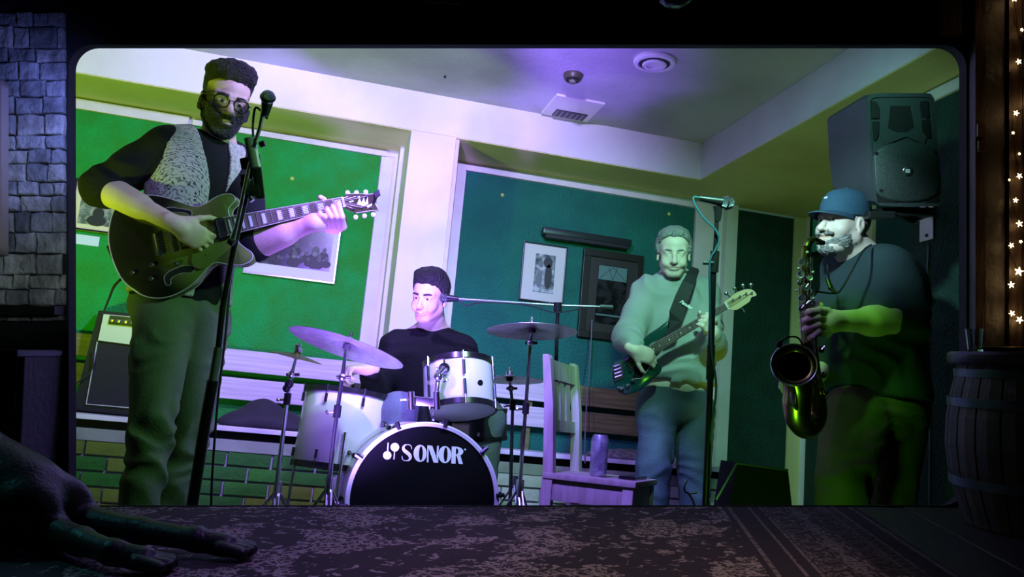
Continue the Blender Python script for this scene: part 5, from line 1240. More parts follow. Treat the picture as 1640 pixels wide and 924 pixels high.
# ------------------------------------------------ saxophone
def build_sax():
    brass = mat('dark_lacquered_brass', (.55, .42, .16), .26, 1.0, var=.5, vscale=12)
    silv = mat('silver_keys', (.8, .78, .83), .28, 1.0)
    t = thing('saxophone', 'tenor saxophone with open bell and bright keys played by bearded man', 'saxophone', at(1290, 600, 2.8))
    A = at
    MB().tube([A(1313, 388, 2.86), A(1308, 385, 2.845), A(1302, 384, 2.83), A(1296, 388, 2.81), A(1292, 397, 2.80)], [.008, .010, .011, .013, .014], 12, smooth=5).build('neck', brass, t, True)
    MB().tube([A(1319, 389, 2.868), A(1310, 387, 2.855)], [.008, .012], 10).build('mouthpiece', mat('ebonite', (.02,)*3, .2), t, True)
    MB().tube([A(1291, 396, 2.80), A(1290, 480, 2.795), A(1296, 560, 2.79), A(1306, 640, 2.79)], [.0145, .021, .027, .033], 16, smooth=6).build('body_tube', brass, t, True)
    MB().tube([A(1306, 638, 2.79), A(1306, 668, 2.78), A(1292, 684, 2.75), A(1278, 668, 2.72), A(1276, 640, 2.70)], [.034, .036, .039, .042, .046], 18, smooth=6).build('bow', brass, t, True)
    # bell: opening faces the viewer and up
    bo = A(1272, 584, 2.62); ax = (-FW*.86+UP*.42-RI*.25).normalized(); st = A(1276, 640, 2.70); rs = []
    pts = spline([st-UP*.01, st+UP*.045-FW*.015, bo-ax*.05, bo-ax*.012, bo], 5); nn = len(pts)
    for i, p in enumerate(pts):
        f = i/(nn-1); tn = (pts[min(i+1, nn-1)]-pts[max(0, i-1)]).normalized(); tn = tn.lerp(ax, f**2).normalized(); u = (RI-tn*RI.dot(tn)).normalized(); v = tn.cross(u); r = .046+.022*max(0, (f-.55)/.45)**2.2
        rs.append([p+(u*math.cos(a)+v*math.sin(a))*r for a in [2*math.pi*k/32 for k in range(32)]])
    inn = [[c+(q-c)*.93 for q in r] for r, c in zip(rs[::-1], [sum(r, Vector())/32 for r in rs[::-1]])]
    MB().rings(rs+inn, cap=False).build('bell', brass, t, True)
    rim = rs[-1]; MB().tube(rim+[rim[0]], .0032, 8).build('bell_rim', silv, t, True)
    # rods and keys
    rnd = random.Random(3)
    for dx, r in ((-9, .0022), (-5, .002), (8, .0022), (11, .0018)):
        MB().tube([A(1290+dx, 412, 2.77), A(1290+dx*1.1, 480, 2.765), A(1296+dx*1.2, 560, 2.755), A(1304+dx*1.2, 620, 2.755)], r, 6).build('key_rod', silv, t, True)
    keys = [(1284, 420, .011), (1296, 424, .009), (1283, 440, .013), (1297, 445, .010), (1280, 453, .010), (1291, 460, .012), (1298, 470, .012), (1285, 478, .013), (1300, 486, .012), (1283, 494, .011), (1302, 500, .013), (1290, 487, .009),
            (1290, 556, .018), (1300, 572, .019), (1301, 592, .021), (1304, 614, .021), (1290, 577, .012), (1314, 560, .012), (1318, 600, .011), (1321, 628, .010)]
    for x, y, r in keys:
        c = A(x, y, 2.758); n_ = (-FW+RI*rnd.uniform(-.5, .4)+UP*rnd.uniform(-.2, .3)).normalized()
        k = MB().lathe([(0, 0), (r*.85, 0), (r, .003), (r*.9, .005), (r*.6, .0042), (0, .006)], c, n_, 18).build('key_cup', silv if y < 540 else brass, t, True)
        MB().tube([c+n_*.005, c+n_*.004+RI*rnd.uniform(-.012, .012)+UP*.012], .0016, 5).build('key_arm', silv, k)
    for x, y in ((1293, 404), (1279, 430), (1302, 436), (1276, 465), (1303, 478)):
        MB().ball(A(x, y, 2.75), .005, 10).build('pearl_key', mat('pearl_button', (.7, .68, .72), .15), t, True)
    MB().tube([A(1268, 628, 2.63), A(1270, 645, 2.63), A(1276, 655, 2.66)], .006, 8, smooth=3).build('key_guard', silv, t, True)
    MB().tube([A(1255, 560, 2.66), A(1262, 552, 2.66), A(1282, 556, 2.66), A(1290, 568, 2.68)], .004, 8, smooth=4).build('bell_brace', silv, t, True)
    # clip microphone on the bell
    m = thing('clip_microphone', 'small black gooseneck clip microphone above the saxophone bell', 'microphone', A(1250, 550, 2.6))
    MB().tube([A(1287, 556, 2.64), A(1278, 541, 2.62), A(1262, 540, 2.6), A(1250, 548, 2.6)], .003, 6, smooth=4).build('gooseneck', blackp, m, True)
    MB().ball(A(1248, 551, 2.6), .011, 12).build('capsule', rubber, m, True)
build_sax()

# ------------------------------------------------ drums
white_shell = mat('white_drum_lacquer', (.82, .82, .80), .18, coat=.6)
rimblack = mat('black_rim', (.012,)*3, .25, coat=.3)
def drum(t, A, B, r, shell, n_lug, rim, lugm, bottom=None, top=None, hoop=.018, phase=0.0, seg=64, luglen=.06):
    A, B = Vector(A), Vector(B); ax = (B-A).normalized(); L = (B-A).length; u = ax.orthogonal().normalized(); v = ax.cross(u)
    MB().lathe([(r*.985, .004), (r, .008), (r, L-.008), (r*.985, L-.004)], A, ax, seg).build('shell', shell, t, True, angle=60)
    MB().ring([(r*.99, -.004), (r*1.045, -.004), (r*1.045, hoop), (r*1.005, hoop), (r*1.005, .004)], A, ax, seg).build('rim', rim, t, True)
    MB().ring([(r*.99, -.004), (r*1.045, -.004), (r*1.045, hoop), (r*1.005, hoop), (r*1.005, .004)], B, -ax, seg).build('rim', rim, t, True)
    MB().lathe([(0, .0), (r*.995, .0), (r*.995, .004), (0, .004)], A, ax, seg).build('bottom_head', bottom, t, True, angle=60)
    MB().lathe([(0, .0), (r*.995, .0), (r*.995, .004), (0, .004)], B, -ax, seg).build('top_head', top, t, True, angle=60)
    for k in range(n_lug):
        a = phase+2*math.pi*k/n_lug; d = u*math.cos(a)+v*math.sin(a)
        for s_ in (0, 1):
            O = A if s_ == 0 else B; X = ax if s_ == 0 else -ax
            p = O+d*(r+.009)+X*(hoop+.012)
            lg = MB().tube([p, p+X*luglen], [.006, .0085, .0085, .006], 8).build('lug', lugm, t, True)
            MB().cyl(O+d*(r*1.045+.002)+X*(-.008), p, .0032, seg=6).build('tension_rod', chrome, lg)
    return ax, u, v
lavhead = mat('coated_head', (.62, .60, .66), .5)
def arc_phase(A, B, target):
    """angle (about A->B) of the direction nearest to target, in drum()'s own u,v"""
    ax = (Vector(B)-Vector(A)).normalized(); u = ax.orthogonal().normalized(); v = ax.cross(u); d = Vector(target); return math.atan2(d.dot(v), d.dot(u))
# bass drum
def build_bass_drum():
    F_ = at(678, 801, 3.05); Bk = at(652, 787, 3.42); n = (F_-Bk).normalized(); r = .268
    t = thing('bass_drum', 'large bass drum with black front head and white lettering', 'drum', (F_.x, F_.y, 0))
    L = (F_-Bk).length; seg = 96
    MB().lathe([(r*.97, .02), (r*.985, .02), (r*.985, L-.03), (r*.97, L-.03)], Bk, n, seg).build('shell', white_shell, t, True, angle=60)
    hoopm_ = mat('pale_hoop', (.70, .70, .72), .2, coat=.5)
    for O, X in ((F_, -n), (Bk, n)):
        MB().ring([(r*.985, -.008), (r*1.03, -.012), (r*1.045, -.010), (r*1.045, .034), (r*.99, .034)], O, X, seg).build('hoop', hoopm_, t, True)
    MB().lathe([(0, .002), (r*.985, .002), (r*.985, -.002), (0, -.002)], F_, n, seg).build('front_head', mat('black_drum_head', (.003, .003, .0035), .5, spec=.12), t, True, angle=60)
    MB().lathe([(0, .002), (r*.985, .002), (r*.985, -.002), (0, -.002)], Bk, n, seg).build('rear_head', lavhead, t, True, angle=60)
    u = (UP-n*UP.dot(n)).normalized(); v = u.cross(n)
    for k in range(10):
        a = R(18+36*k)
        d = u*math.cos(a)+v*math.sin(a)
        for O, X in ((F_, -n), (Bk, n)):
            p = O+d*r*1.07
            cl = MB().tube([p-X*.018, p+X*.012, p+X*.05], [.009, .012, .007], 8).build('claw_hook', blackm, t, True)
            MB().tube([p+d*.012-X*.016, p-d*.018-X*.018], .008, 6).build('claw_tip', blackm, cl, True)
            MB().tube([p+X*.04, p+X*.10], .004, 6).build('tension_rod', chrome, cl)
            MB().tube([O+d*r*1.02+X*.10, O+d*r*1.02+X*.14], .010, 8).build('lug', blackm, t, True)
    for s_ in (-1, 1):
        b = F_+v*s_*r*.9-u*.12-n*.08; MB().cyl(b, (b+v*s_*.12-FW*.1).xy.to_3d()+Vector((0, 0, .004)), .008).build('spur', chrome, t, True)
    # lettering on the head
    pl = Plane(F_+n*.0035, n); wm = mat('head_print', (.72, .80, .72), .5)
    def mp(cx, cy): return (540+cx*.1677, 660+cy*.1677)
    def piece(name, pts, par=None):
        mb = MB(); slab(mb, pl, [mp(*p) for p in pts], -.0008, .0006); return mb.build(name, wm, par or t)
    def circ(cx, cy, rx, ry=None, n_=28): return [(cx+rx*math.cos(2*math.pi*k/n_), cy+(ry or rx)*math.sin(2*math.pi*k/n_)) for k in range(n_)]
    em = piece('emblem_drop', circ(478, 413, 40)); piece('emblem_drop', circ(551, 335, 41))
    for q in ([(482, 291), (492, 292), (487, 378), (476, 378)], [(545, 370), (554, 370), (547, 452), (537, 451)]): piece('emblem_stem', q)
    def bx(x0_, x1_, u_, v_):
        X = x0_+(x1_-x0_)*u_; base = 466+(X-613)*.050; return (X+v_*5, base-162*v_)
    def strip(name, x0_, x1_, outer_, inner_):
        mb = MB(); n_ = len(outer_); vs = []
        o1 = [pl.p(*mp(*bx(x0_, x1_, *p)), .0006) for p in outer_]; i1 = [pl.p(*mp(*bx(x0_, x1_, *p)), .0006) for p in inner_]
        o0 = [p-n*.0014 for p in o1]; i0 = [p-n*.0014 for p in i1]; mb.rings([i0, i1, o1, o0], cap=False); mb.build(name, wm, t)
    def poly(name, x0_, x1_, q): piece(name, [bx(x0_, x1_, *p) for p in q])
    el = lambda cx, cy, rx, ry, n_=40: [(cx+rx*math.cos(2*math.pi*k/n_), cy+ry*math.sin(2*math.pi*k/n_)) for k in range(n_)]
    S_ = [(.93, .72), (.90, .86), (.74, .965), (.50, .975), (.27, .93), (.15, .78), (.24, .63), (.50, .51), (.74, .38), (.83, .22), (.70, .07), (.45, .03), (.20, .05), (.07, .16), (.05, .30)]
    W_ = [.03, .06, .05, .05, .12, .24, .30, .33, .32, .26, .14, .06, .05, .07, .03]
    P3 = [Vector((a, b, 0)) for a, b in S_]; sp_ = spline(P3, 5); lft = []; rgt = []
    for i, p in enumerate(sp_):
        f = i/(len(sp_)-1)*(len(W_)-1); k = min(int(f), len(W_)-2); w_ = W_[k]+(W_[k+1]-W_[k])*(f-k)
        tn = (sp_[min(i+1, len(sp_)-1)]-sp_[max(0, i-1)]); tn = Vector((tn.x, tn.y*1.5, 0)).normalized(); nn = Vector((-tn.y, tn.x/1.5, 0)); w_ *= .5
        lft.append((p.x+nn.x*w_, p.y+nn.y*w_)); rgt.append((p.x-nn.x*w_, p.y-nn.y*w_))
    mb = MB(); a_ = [pl.p(*mp(*bx(613, 715, *p)), .0006) for p in lft]; b_ = [pl.p(*mp(*bx(613, 715, *p)), .0006) for p in rgt]
    mb.rings([[p-n*.0014 for p in a_], a_, b_, [p-n*.0014 for p in b_]], cap=False, closed=False); mb.build('letter_s', wm, t)
    for x0_, x1_ in ((727, 852), (965, 1087)): strip('letter_o', x0_, x1_, el(.5, .5, .5, .5), el(.56, .5, .15, .43))
    poly('letter_n', 855, 965, [(0, 0), (.16, 0), (.11, .98), (.02, 1.0)]); poly('letter_n', 855, 965, [(.03, 1.0), (.44, .98), (1.0, 0), (.60, 0)]); poly('letter_n', 855, 965, [(.83, .42), (1.0, .02), (1.0, 1.0), (.86, 1.0)])
    poly('letter_r', 1090, 1208, [(0, 0), (.34, 0), (.34, 1), (.0, 1)])
    hf = lambda cx, cy, rx, ry: [(cx+rx*math.cos(a), cy+ry*math.sin(a)) for a in [math.pi*(-.5+k/24) for k in range(25)]]
    o_, i_ = hf(.34, .725, .60, .275), hf(.34, .725, .20, .19)
    mb = MB(); a_ = [pl.p(*mp(*bx(1090, 1208, *p)), .0006) for p in o_]; b_ = [pl.p(*mp(*bx(1090, 1208, *p)), .0006) for p in i_]
    mb.rings([[p-n*.0014 for p in a_], a_, b_, [p-n*.0014 for p in b_]], cap=False, closed=False); mb.build('letter_r', wm, t)
    poly('letter_r', 1090, 1208, [(.40, .50), (.70, .52), (.93, 0), (.60, 0)])
    piece('registered_dot', circ(1222, 357, 9)); 
    return t
build_bass_drum()
# rack tom with its holder
A, B = at(737, 660, 3.34), at(733, 584, 3.42)
tom = thing('rack_tom', 'white rack tom with black rims mounted on the bass drum', 'drum', A)
drum(tom, A, B, .141, white_shell, 6, rimblack, mat('dark_green_lug', (.05, .10, .06), .25, .8), lavhead, lavhead, phase=arc_phase(A, B, -FW+RI*.22))
d = (-FW+RI*.75); pc = (A+B)/2+(d-(B-A).normalized()*d.dot((B-A).normalized())).normalized()*.142+(B-A)*.02
MB().lathe([(0, 0), (.0125, 0), (.0115, .003), (0, .004)], at(769, 613, (pc-CAM).dot(FW)-.01), d, 20).build('badge', mat('dark_badge', (.03, .05, .04), .3, .7), tom, True)
MB().lathe([(0, 0), (.023, 0), (.022, .008), (.012, .010), (0, .010)], at(712, 590, 3.255), -FW+UP*.1-RI*.2, 20).build('mount_plate', mat('green_chrome', (.35, .45, .33), .18, 1.0), tom, True)
hol = thing('tom_holder', 'chrome tom holder between bass drum and rack tom', 'bracket', at(678, 672, 3.2))
MB().tube([at(679, 674, 3.16), at(678, 650, 3.16)], [.030, .018], 14).build('base_cone', blackm, hol, True)
MB().box((-.055, -.012, -.02), (.048, .012, .012), frame_of(at(681, 641, 3.15), RI-UP*.1, FW), bev=.004).build('cross_block', chrome, hol, True)
for x in (658, 699): MB().cyl(at(x, 627, 3.13), at(x+1, 655, 3.13), .013, seg=14).build('clamp_barrel', chrome, hol, True)
MB().tube([at(699, 630, 3.14), at(702, 604, 3.16), at(703, 598, 3.17), at(711, 590, 3.22)], .009, 10).build('tom_arm', chrome, hol, True)
MB().ball(at(702, 603, 3.15), .017, 14).build('ball_joint', chrome, hol, True)
for p, q in (((702, 603), (700, 590)), ((651, 640), (643, 640)), ((710, 612), (716, 608)), ((694, 660), (694, 672))): MB().cyl(at(*p, 3.12), at(*q, 3.12), .004, seg=8).ball(at(*q, 3.12), .006, 8).build('wing_screw', chrome, hol, True)
MB().cyl(at(711, 574, 3.2), at(712, 582, 3.2), .004, seg=8).build('wing_screw', chrome, hol, True)
# floor tom
A, B = at(540, 752, 3.50), at(561, 630, 3.58)
ft = thing('floor_tom', 'large white floor tom with black rim left of bass drum', 'drum', (A.x, A.y, 0))
drum(ft, A, B, .186, white_shell, 8, rimblack, blackp, lavhead, lavhead, phase=arc_phase(A, B, -FW+RI*.5), luglen=.035)
for k in range(3):
    a = 2.094*k+.5; d = Vector((math.cos(a), math.sin(a), 0)); p = (A+B)/2+d*.20; MB().cyl(p, Vector((A.x, A.y, .005))+d*.23, .007).build('leg', chrome, ft, True)
# cymbals
bronze = mat('cymbal_bronze', (.62, .57, .58), .38, 1.0, var=.25, vscale=30)
olive_bronze = mat('dark_cymbal_bronze', (.16, .14, .05), .35, .9)
def cymbal(name, label, c, n, r, m, pts, t_, legs_=True, group=None, collar=None, m2=None, foot=None):
    t = thing(name, label, 'cymbal', foot or pts[-1])
    prof = [(0, .022), (r*.06, .021), (r*.13, .014), (r*.16, .008), (r*.5, .002), (r*.8, -.003), (r, -.008), (r, -.0095), (r*.8, -.005), (r*.5, 0), (r*.16, .006), (r*.12, .011), (0, .018)]
    cy = MB().lathe(prof, c, n, 72).build('cymbal_plate', m, t, True, angle=60)
    MB().lathe([(0, .018), (.016, .018), (.016, .030), (.006, .034), (.006, .052), (0, .052)], c, n, 14).build('wing_nut', chrome, t, True)
    MB().lathe([(0, -.012), (.014, -.012), (.016, .004), (0, .004)], c, n, 14).build('felt', rubber, t, True)
    MB().tube([c-n*.01]+pts, [.005]+[.0075]*(len(pts)-1)+[.011], 8).build('stand_tube', chrome, t, True)
    p0 = pts[0]; MB().ball(p0, .015, 12).build('tilter', chrome, t, True)
    MB().cyl(p0-RI*.02, p0+RI*.03, .006, seg=8).build('tilter_screw', blackm, t, True)
    for p in pts[1:-1]:
        MB().cyl(p+Vector((0, 0, -.02)), p+Vector((0, 0, .025)), .014, seg=12).build('height_clamp', blackm, t, True); MB().cyl(p, p-RI*.035, .005, seg=6).ball(p-RI*.035, .008, 8).build('clamp_wing', chrome, t, True)
    if collar is not None:
        b = Vector((pts[-1].x, pts[-1].y, 0))
        MB().cyl(collar-Vector((0, 0, .03)), collar+Vector((0, 0, .01)), .017, seg=12).build('leg_collar', chrome, t, True)
        for k in range(3):
            a = 2.094*k+.6; d = Vector((math.cos(a), math.sin(a), 0)); e = b+d*.24+Vector((0, 0, .012)); m_ = collar*.45+e*.55
            s_ = Vector((-d.y, d.x, 0))*.008
            l = MB().tube([collar-Vector((0, 0, .02))+s_, e+s_], .0045, 6).tube([collar-Vector((0, 0, .02))-s_, e-s_], .0045, 6).tube([m_-s_*1.4, m_+s_*1.4], .005, 6); l = l.build('leg', chrome, t, True)
            MB().tube([m_, b+Vector((0, 0, .08))], .004, 6).build('leg_brace', chrome, l, True); MB().ball(e, .013, 10).build('rubber_foot', rubber, l, True)
    return t
def low(x, y, t, x2, y2, t2, z=.03):
    """extend a pole to just above the floor"""
    a, b = at(x, y, t), at(x2, y2, t2); d = b-a; s = (a.z-z)/(a.z-b.z); return a+d*s
def groundpole(p, z=.03): return Vector((p.x, p.y, z))
def cpoles(pp, t_):
    q = [at(x, y, t_) for x, y in pp]; return q
c = at(556, 554, 3.02); n = (RI*.285+UP*.93+FW*.30).normalized()
q = cpoles(((548, 604), (540, 660)), 3.02); f = at(524, 800, 3.02); q.append(Vector((f.x, f.y, .03))); 
cymbal('crash_cymbal', 'large tilted crash cymbal over the white floor tom', c, n, .212, bronze, q, 3.02, collar=at(529, 768, 3.02))
c = at(475, 570, 3.25); n = (RI*.24+UP*.95+FW*.13).normalized(); q = cpoles(((467, 600), (460, 640)), 3.25); f = at(443, 790, 3.25); q.append(Vector((f.x, f.y, .03)))
cymbal('splash_cymbal', 'small dark olive cymbal between guitarist and floor tom', c, n, .102, olive_bronze, q, 3.25, collar=at(446, 775, 3.25))
MB().cyl(at(476, 562, 3.25), at(477, 552, 3.25), .012, seg=10).build('top_nut', chrome, bpy.data.objects['splash_cymbal'], True)
MB().ball(at(463, 615, 3.25), .018, 10).ball(at(459, 622, 3.25), .016, 10).build('extra_clamp', blackm, bpy.data.objects['splash_cymbal'], True)
c = at(852, 528, 3.42); n = (RI*.02+UP*.965+FW*.24).normalized(); q = cpoles(((849, 549), (842, 655)), 3.42); f = at(831, 800, 3.42); q.append(Vector((f.x, f.y, .03)))
cymbal('ride_cymbal', 'violet lit ride cymbal on stand between rack tom and chair', c, n, .184, bronze, q, 3.42, collar=at(833, 772, 3.42))
c = at(816, 606, 3.85); n = (RI*.03+UP*.96+FW*.22).normalized(); q = cpoles(((818, 622), (821, 650)), 3.85); f = at(824, 800, 3.85); q.append(Vector((f.x, f.y, .03)))
cymbal('hi_hat_cymbal', 'low dim cymbal behind rack tom and ride stand', c, n, .16, bronze, q, 3.85, collar=at(826, 765, 3.85))
# small chrome snare-side clamp seen right of the rack tom
o = MB().ring([(.145, 0), (.155, .0), (.155, .11), (.145, .11)], at(754, 700, 3.62), (UP+FW*.1).normalized(), 40).build('shell', mat('dark_snare_shell', (.02, .02, .03), .3), None, True)
sn = thing('snare_drum', 'dark snare drum half hidden behind rack tom and bass drum', 'drum', at(754, 700, 3.62)); o.parent = sn; o.location = -sn.location
MB().lathe([(0, .105), (.158, .105), (.158, .122), (0, .122)], at(754, 700, 3.62), (UP+FW*.1).normalized(), 40).build('rim', rimblack, sn, True)
MB().lathe([(0, -.01), (.158, -.01), (.158, .008), (0, .008)], at(754, 700, 3.62), (UP+FW*.1).normalized(), 40).build('rim', rimblack, sn, True)
q = at(754, 704, 3.62); MB().cyl(Vector((q.x, q.y, .01)), q, .012).build('stand', chrome, sn, True)

# ------------------------------------------------ microphone stands
grille = mat('mic_grille', (.35, .36, .4), .3, .9, bump=1.5, bscale=500)
def microphone(parent_name, label, body0, body1, headc, r=.024):
    t = thing('microphone', label, 'microphone', body0)
    MB().tube([body0, body1], [.010, .017], 14).build('handle', blackm, t, True); ax = (headc-body1).normalized()
    MB().ball(headc, r, 18, ax).build('grille', grille, t, True); MB().cyl(headc-ax*.003, headc+ax*.003, r*1.06, seg=20).build('band', blackm, t, True)
    return t
# left stand, close to the viewer
st = thing('microphone_stand', 'tall black microphone stand in front of the guitarist', 'microphone stand', at(300, 880, 2.42))
T = 2.45
b0 = at(306, 840, T); base = Vector((b0.x, b0.y, .03))
MB().tube([at(409, 238, T), at(397, 300, T), at(374, 400, T), at(357, 490, T)], .0085, 10).build('upper_pole', mat('dark_satin_tube', (.03,)*3, .25, .7), st, True)
MB().tube([at(350, 556, T), at(341, 609, T)], .0125, 12).build('grip_clutch', mat('grey_clutch', (.16, .17, .16), .4, .3), st, True)
MB().tube([at(357, 490, T), at(350, 556, T)], .009, 10).build('middle_pole', blackm, st, True)
MB().tube([at(341, 609, T), at(325, 700, T), at(308, 809, T), at(303, 850, T), at(298, 893, T)], .0165, 12).build('lower_pole', blackm, st, True)
MB().lathe([(0, 0), (.12, 0), (.12, .012), (.03, .03), (0, .03)], Vector((at(298, 893, T).x, at(298, 893, T).y, 0)), (0, 0, 1), 32).build('base_plate', blackm, st, True)
MB().tube([at(371, 388, T-.03), at(379, 360, T-.03), at(405, 240, T-.03), at(416, 205, T-.03), at(422, 175, T-.03)], [.009, .0055, .0055, .006, .007], 10).build('boom_arm', chrome, st, True)
MB().tube([at(375, 390, T-.03), at(368, 384, T-.03)], .012, 10).build('boom_counterweight', rubber, st, True)
MB().box((-.014, -.016, -.045), (.014, .012, .045), frame_of(at(405, 245, T-.02), RI+UP*.2, FW), bev=.006).build('swivel_joint', mat('pale_grey_clip', (.42, .43, .42), .35), st, True)
MB().cyl(at(416, 232, T-.03), at(424, 229, T-.03), .009, seg=10).build('swivel_knob', blackp, st, True)
microphone('m', 'chrome headed microphone at the top of the left stand', at(424, 186, T-.03), at(428, 164, T-.03), at(429, 156, T-.04), .021)
ph = thing('phone_clamp', 'black clamp holding a phone on the left microphone stand', 'phone holder', at(405, 290, T))
MB().box((-.014, -.006, -.065), (.014, .004, .065), frame_of(at(413, 283, T-.01), RI*.98+UP*.12, FW), bev=.004).build('phone', mat('phone_glass', (.02, .03, .02), .08), ph, True)
for x, y, s_ in ((396, 262, .017), (399, 300, .02), (408, 306, .018), (393, 285, .012)): MB().box((-s_, -s_*.8, -s_), (s_, s_*.8, s_), frame_of(at(x, y, T-.005), RI+UP*.2, FW), bev=.005).build('clamp_block', blackp, ph, True)
MB().cyl(at(400, 316, T-.03), at(404, 322, T-.03), .008, seg=10).build('clamp_screw', chrome, ph, True)
cb = MB().tube([at(428, 190, T), at(410, 172, T+.01), at(405, 200, T+.01), at(404, 232, T+.02), at(388, 330, T+.03), at(372, 420, T+.03), at(361, 540, T+.0), at(349, 640, T+.0), at(340, 760, T+.0), at(338, 830, T+.0)], .0035, 6, smooth=5).build('microphone_cable', rubber, None, True)
props(cb, 'thin black cable hanging beside the left microphone stand', 'cable')
# right vocal stand
T = 3.0
st = thing('microphone_stand', 'straight black microphone stand in front of the bassist', 'microphone stand', at(1133, 880, T))
MB().tube([at(1148, 350, T), at(1144, 425, T), at(1141, 530, T)], .0075, 10).build('upper_pole', blackm, st, True)
MB().tube([at(1145, 402, T), at(1143, 436, T)], .0165, 12).build('clutch', blackp, st, True); MB().cyl(at(1143, 421, T-.01), at(1126, 421, T-.01), .007, seg=8).build('clutch_knob', blackp, st, True)
f = at(1131, 830, T)
MB().tube([at(1142, 436, T), at(1137, 620, T), Vector((f.x, f.y, .05))], .0115, 10).build('lower_pole', blackm, st, True)
MB().tube([at(1139, 552, T), at(1137, 608, T)], [.014, .022, .022, .014], 10).build('cable_bundle', rubber, st, True)
for k in range(3):
    a = 2.094*k+.3; d = Vector((math.cos(a), math.sin(a), 0)); MB().cyl(Vector((f.x, f.y, .22)), Vector((f.x, f.y, .01))+d*.28, .008).build('leg', blackm, st, True)
MB().tube([at(1149, 354, T), at(1150, 340, T-.005), at(1149, 330, T-.01)], [.011, .014, .016], 10).build('microphone_clip', blackp, st, True)
microphone('m', 'dark microphone lying across the top of the right stand', at(1120, 317, T-.02), at(1157, 323, T-.02), at(1165, 325, T-.02), .025)
cb = MB().tube([at(1122, 317, T-.02), at(1111, 316, T-.02), at(1113, 328, T-.02), at(1128, 350, T-.02), at(1146, 368, T-.02), at(1152, 385, T-.02), at(1146, 400, T-.02), at(1137, 420, T-.02), at(1137, 480, T-.02), at(1140, 560, T-.02), at(1147, 620, T-.02), at(1140, 680, T-.02), at(1131, 760, T-.02), at(1130, 830, T-.02)], .0038, 6, smooth=5).build('microphone_cable', mat('blue_cable', (.02, .10, .14), .4), None, True)
props(cb, 'blue cable looping from the microphone of the right stand', 'cable')
# drummer's boom stand
T = 3.55
st = thing('boom_stand', 'black boom microphone stand reaching from the right to the drummer', 'microphone stand', at(890, 800, 3.75))
MB().tube([at(733, 479, T), at(800, 483, T+.03), at(893, 489, T+.07), at(981, 492, T+.1)], .0062, 10).build('boom_arm', mat('satin_steel', (.3, .33, .33), .3, .9), st, True)
MB().tube([at(961, 491, T+.09), at(981, 492, T+.1)], .009, 8).build('boom_grip', mat('satin_steel', (.3, .33, .33), .3, .9), st, True)
MB().cyl(at(893, 484, T+.07), at(893, 500, T+.07), .019, seg=12).build('boom_joint', blackm, st, True)
f = at(888, 700, T+.07)
MB().tube([at(893, 498, T+.07), at(890, 600, T+.07), Vector((f.x, f.y, .06))], .0085, 10).build('pole', blackm, st, True)
for k in range(3):
    a = 2.094*k+1.0; d = Vector((math.cos(a), math.sin(a), 0)); MB().cyl(Vector((f.x, f.y, .2)), Vector((f.x, f.y, .01))+d*.25, .008).build('leg', blackm, st, True)
microphone('m', 'black microphone pointing at the smiling drummer', at(735, 479, T), at(716, 477.5, T), at(711, 477, T), .021)
cb = MB().tube([at(735, 480, T), at(745, 489, T), at(756, 487, T), at(775, 484, T-.01), at(820, 486, T), at(850, 490, T+.02), at(885, 500, T+.03), at(905, 499, T+.05), at(940, 492, T+.06)], .003, 6, smooth=5).build('microphone_cable', rubber, None, True)
props(cb, 'thin black cable looping under the drummer\'s boom arm', 'cable')
cb = MB().tube([atY(948, 512, 4.9), atY(946, 560, 4.85), atY(940, 640, 4.7), atY(937, 700, 4.6), atY(937, 742, 4.57)], .004, 6, smooth=5).build('hanging_cable', mat('grey_cable', (.10, .12, .12), .5), None, True)
props(cb, 'thin grey cable hanging down wall behind the wooden chair', 'cable')

# ------------------------------------------------ wooden chair with can and tablet
cw = mat('worn_pine', (.50, .45, .38), .55, col2=(.38, .34, .26), vscale=3, stretch=(14, 14, 2), bump=.1)
ch = thing('wooden_chair', 'old wooden slat-back chair holding a tall drinks can', 'chair', (.95, 3.1, 0))
ca, sa = math.cos(R(325)), math.sin(R(325)); CM = frame_of((.95, 3.1, 0), (ca, sa, 0), (-sa, ca, 0))   # x towards the seat front, y across
def cbx(name, lo, hi, bev=.004, m=cw, par=None, label=None): return MB().box(lo, hi, CM, bev).build(name, m, par or ch, True, label)
SZ = .50
cbx('seat', (-.01, -.005, SZ-.022), (.345, .405, SZ)); 
for y in (0, .362):
    mb = MB(); mb.rings([[CM @ Vector(p) for p in ((x0_, y, z), (x0_+w_, y, z), (x0_+w_, y+.038, z), (x0_, y+.038, z))] for x0_, w_, z in ((-.035, .045, 0), (-.02, .045, .3), (-.012, .04, SZ), (-.028, .036, .75), (-.05, .030, .932), (-.05, .022, .945))]); mb.build('back_leg', cw, ch)
for y in (.005, .360): cbx('front_leg', (.295, y, 0), (.335, y+.04, SZ-.022))
for lo, hi in (((.02, .012, SZ-.10), (.30, .03, SZ-.022)), ((.02, .372, SZ-.10), (.30, .39, SZ-.022)), ((.31, .04, SZ-.10), (.328, .362, SZ-.022)), ((0, .04, SZ-.10), (.018, .362, SZ-.022))): cbx('apron', lo, hi, .002)
def back(z0, z1, y0_, y1_, name, th=.018):
    f = lambda z: -.012-.038*((z-SZ)/.44)
    mb = MB(); mb.rings([[CM @ Vector(p) for p in ((f(z)+.006, y0_, z), (f(z)+.006+th, y0_, z), (f(z)+.006+th, y1_, z), (f(z)+.006, y1_, z))] for z in (z0, (z0+z1)/2, z1)]); mb.build(name, cw, ch)
back(.855, .93, .036, .364, 'top_rail'); back(.655, .70, .036, .364, 'lower_rail')
for k in range(3): back(.698, .857, .085+k*.085, .135+k*.085, 'slat', .012)
can = thing('drinks_can', 'tall pale drinks can standing on the wooden chair seat', 'can', CM @ Vector((.17, .15, SZ)))
o = CM @ Vector((.175, .10, SZ)); can.location = o
